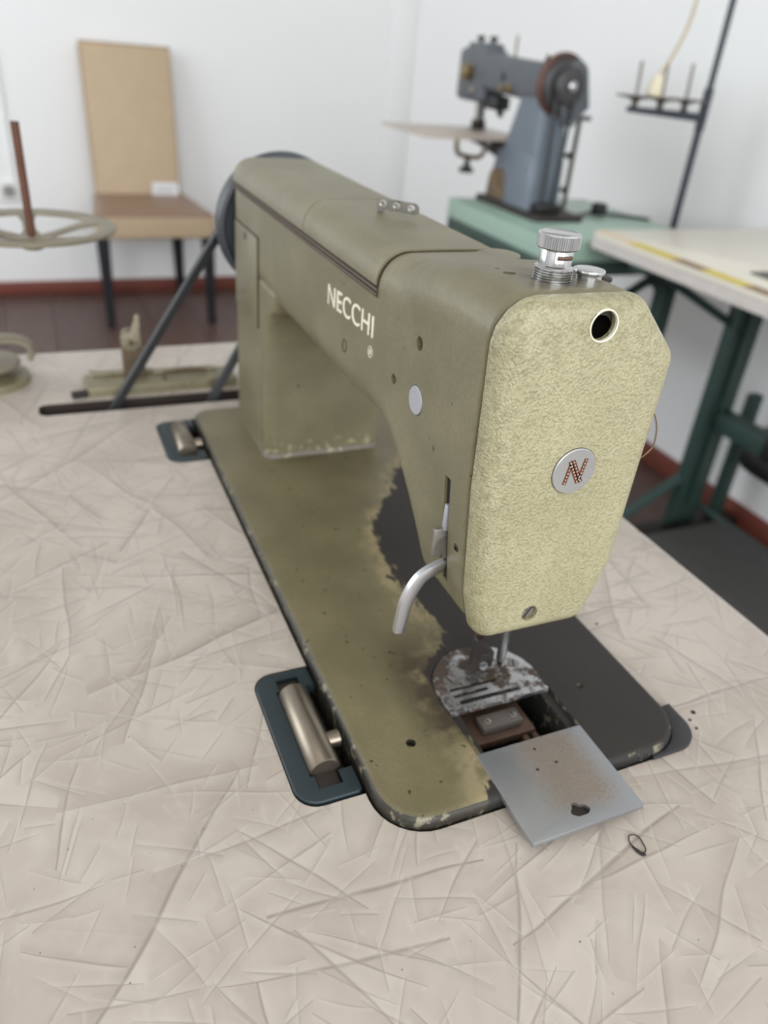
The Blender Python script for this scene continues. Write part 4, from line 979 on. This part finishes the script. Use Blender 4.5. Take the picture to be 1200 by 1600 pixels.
bm = B(); slab(bm, rpoly([(1.48, .014, .005), (1.565, .014, .005), (1.555, .075, .02), (1.50, .085, .02)], 5), gx-.044, gx-.049, .001, 2, plane='x'); obj('side_cover', bm, 'winder_dark', g)
bm = B(); tube(bm, [(gx-.050, 1.50, .03), (gx-.056, 1.51, .05), (gx-.050, 1.53, .078)], .005, 8); obj('side_lever', bm, 'brass', g)
bm = B(); box(bm, gx-.030, gx+.03, 1.352, 1.385, .012, .030, .004); obj('belt_shoe', bm, 'black', g)
bm = B()
for s, x in ((1, gx-.022), (-1, gx+.026)): 
    tube(bm, [(x, 1.372, .262), (gx+.003+s*-.012, 1.372, .004)], .0045, 8)
tag(obj('machine_belt', bm, 'belt', org=(gx, 1.372, .01)), 'dark belt running down the pillar of the blue-grey machine', 'belt')
t = root('cable_clip', (1.16, 1.40, 0), 'black cable with a clip lying on the pale green table', 'cable')
bm = B(); tube(bm, smooth_path([(gx+.085, 1.375, .004), (1.08, 1.37, .006), (1.13, 1.40, .005), (1.22, 1.36, .004), (1.25, 1.33, .004)], 5), .0035, 8); obj('cable', bm, 'black', t)
bm = B(); box(bm, 1.135, 1.165, 1.385, 1.415, 0, .028, .006); obj('clip', bm, 'black', t)

# ------------------------------------------------------------------ spool stand at the right
PX, PYY = 1.300, 1.300
s = root('spool_stand', (PX, PYY, -.10), 'dark blue pole spool stand with three pins behind the cream table', 'thread stand')
bm = B(); cyl(bm, (PX, PYY, -.16), (PX, PYY, .215), .0085, n=16); cyl(bm, (PX, PYY, .215), (PX, PYY, .85), .0070, n=16); obj('pole', bm, 'pole', s)
bm = B(); cyl(bm, (PX, PYY, .200), (PX, PYY, .285), .0105, n=16); obj('pole_sleeve', bm, 'pole', s)
bm = B(); box(bm, 1.236, PX+.02, PYY-.02, PYY+.02, -.062, -.046, .003); box(bm, PX-.022, PX+.022, PYY-.02, PYY+.02, -.15, -.04, .006); obj('clamp', bm, 'black', s)
bm = B(); slab(bm, rpoly([(1.094, .2290, .004), (PX, .2180, .002), (PX, .2360, .002), (1.094, .2400, .004)], 3), PYY+.010, PYY-.010, .002, 2, plane='y'); obj('cross_arm', bm, 'pole', s)
for i, (x, h) in enumerate(((1.103, .066), (1.172, .068), (1.240, .070))):
    bm = B(); lathe(bm, (x, PYY-.002, .238), (0, 0, 1), [(.010, 0), (.007, .004), (.006, .012), (.016, .017), (.042, .0205), (.043, .0230), (.036, .0235), (.006, .021)], 28); cu = obj('spool_cup', bm, 'cup', s)
    bm = B(); cyl(bm, (x, PYY-.002, .258), (x-.004, PYY-.002, .258+h), .0036, .0032, 10); obj('spool_pin', bm, 'pin', cu)
c = root('thread_cone', (1.140, PYY-.010, .262), 'small cream cone of thread on the spool stand cup', 'thread cone')
bm = B(); lathe(bm, (1.140, PYY-.010, .2625), (.12, 0, 1), [(.0150, 0), (.0165, .003), (.0125, .030), (.0105, .034), (.006, .040)], 24); obj('yarn', bm, 'cone', c)
bm = B(); tube(bm, smooth_path([(1.143, PYY-.010, .298), (1.160, PYY-.005, .318), (1.182, PYY, .350), (1.198, PYY, .395), (1.204, PYY, .450), (1.205, PYY, .560), (1.210, PYY, .75), (1.24, PYY, .83), (PX, PYY, .845)], 5), .0032, 8)
tag(obj('hanging_cord', bm, 'cord', org=(1.2, PYY, .3)), 'tan cord hanging down to the cream thread cone', 'cord')

PLACE[0] = 1.0; PLACE[1] = Vector((0, 0, 0))

# ------------------------------------------------------------------ cream table at the right
t = root('cream_sewing_table', (1.3, .75, FL), 'cream sewing table with yellow taped front edge by the right wall', 'table')
bm = B(); slab(bm, rrect(1.020, 1.600, .15, 1.245, (.006, .006, .006, .02)), -.012, 0, .003, 2); obj('tabletop', bm, 'cream_top', t)
bm = B(); slab(bm, rrect(1.022, 1.598, .152, 1.243, .006), -.036, -.012, .001, 2); ed = obj('edge_board', bm, 'cream_edge', t)
for a, b, m_ in ((1.12, 1.235, 'tape_pale'), (.985, 1.12, 'tape_yellow'), (.905, .985, 'tape_brown'), (.800, .905, 'tape_yellow'), (.62, .800, 'tape_brown'), (.45, .62, 'tape_yellow')):
    bm = B(); box(bm, 1.0192, 1.0480, a, b, -.0008, .0009, .0003, 1); obj('edge_tape', bm, m_, t, smooth=None)
for y in (1.11, .28):
    bm = B(); box(bm, 1.365, 1.465, y-.012, y+.012, FL+.035, -.036, .006); lg = obj('leg', bm, 'green_cast', t)
    bm = B(); box(bm, 1.405, 1.425, y-.024, y-.012, FL+.10, -.10, .004); box(bm, 1.365, 1.372, y-.022, y-.012, FL+.06, -.06, .002); obj('leg_rib', bm, 'green_cast', lg)
    bm = B(); box(bm, 1.14, 1.61, y-.030, y+.030, FL, FL+.032, .006); obj('foot', bm, 'dark_iron', t)
    bm = B(); box(bm, 1.05, 1.57, y-.025, y+.025, -.060, -.036, .004); obj('top_bracket', bm, 'green_cast', t)
    bm = B(); box(bm, 1.525, 1.560, y-.014, y+.014, FL+.032, FL+.40, .004); obj('back_leg', bm, 'green_cast', t)
    bm = B(); tube(bm, [(1.18, y, -.710), (1.375, y, -.598)], .013, 8); obj('brace', bm, 'green_cast', t)
bm = B(); box(bm, 1.40, 1.45, .28, 1.11, -.455, -.405, .005); obj('crossbar', bm, 'green_cast', t)
bm = B(); tube(bm, [(1.40, 1.10, -.20), (1.10, 1.18, -.04)], .010, 8); obj('brace', bm, 'green_cast', t)
bm = B(); box(bm, 1.175, 1.470, .40, 1.010, -.700, -.688, .003); tr = obj('treadle', bm, 'mat', t)
bm = B(); cyl(bm, (1.46, .28, -.694), (1.46, 1.11, -.694), .008, n=10); obj('treadle_rod', bm, 'green_cast', tr)
m_ = root('clutch_motor', (1.42, .85, -.40), 'black motor on the crossbar under the cream table', 'motor')
bm = B(); lathe(bm, (1.47, 1.010, -.470), (0, -1, 0), [(.02, 0), (.045, .004), (.06, .02), (.062, .04), (.062, .20), (.05, .22), (.02, .225)], 28); obj('housing', bm, 'black', m_)
bm = B(); box(bm, 1.395, 1.455, .86, .93, -.458, -.395, .006); obj('clamp', bm, 'black', m_)
bm = B(); slab(bm, rrect(1.112, 1.300, .60, .880, .012), .0002, .0022, .0006, 2)
tag(obj('machine_plate', bm, 'cup', org=(1.2, .74, 0)), 'dark grey metal plate lying on the cream table at the right edge', 'plate')
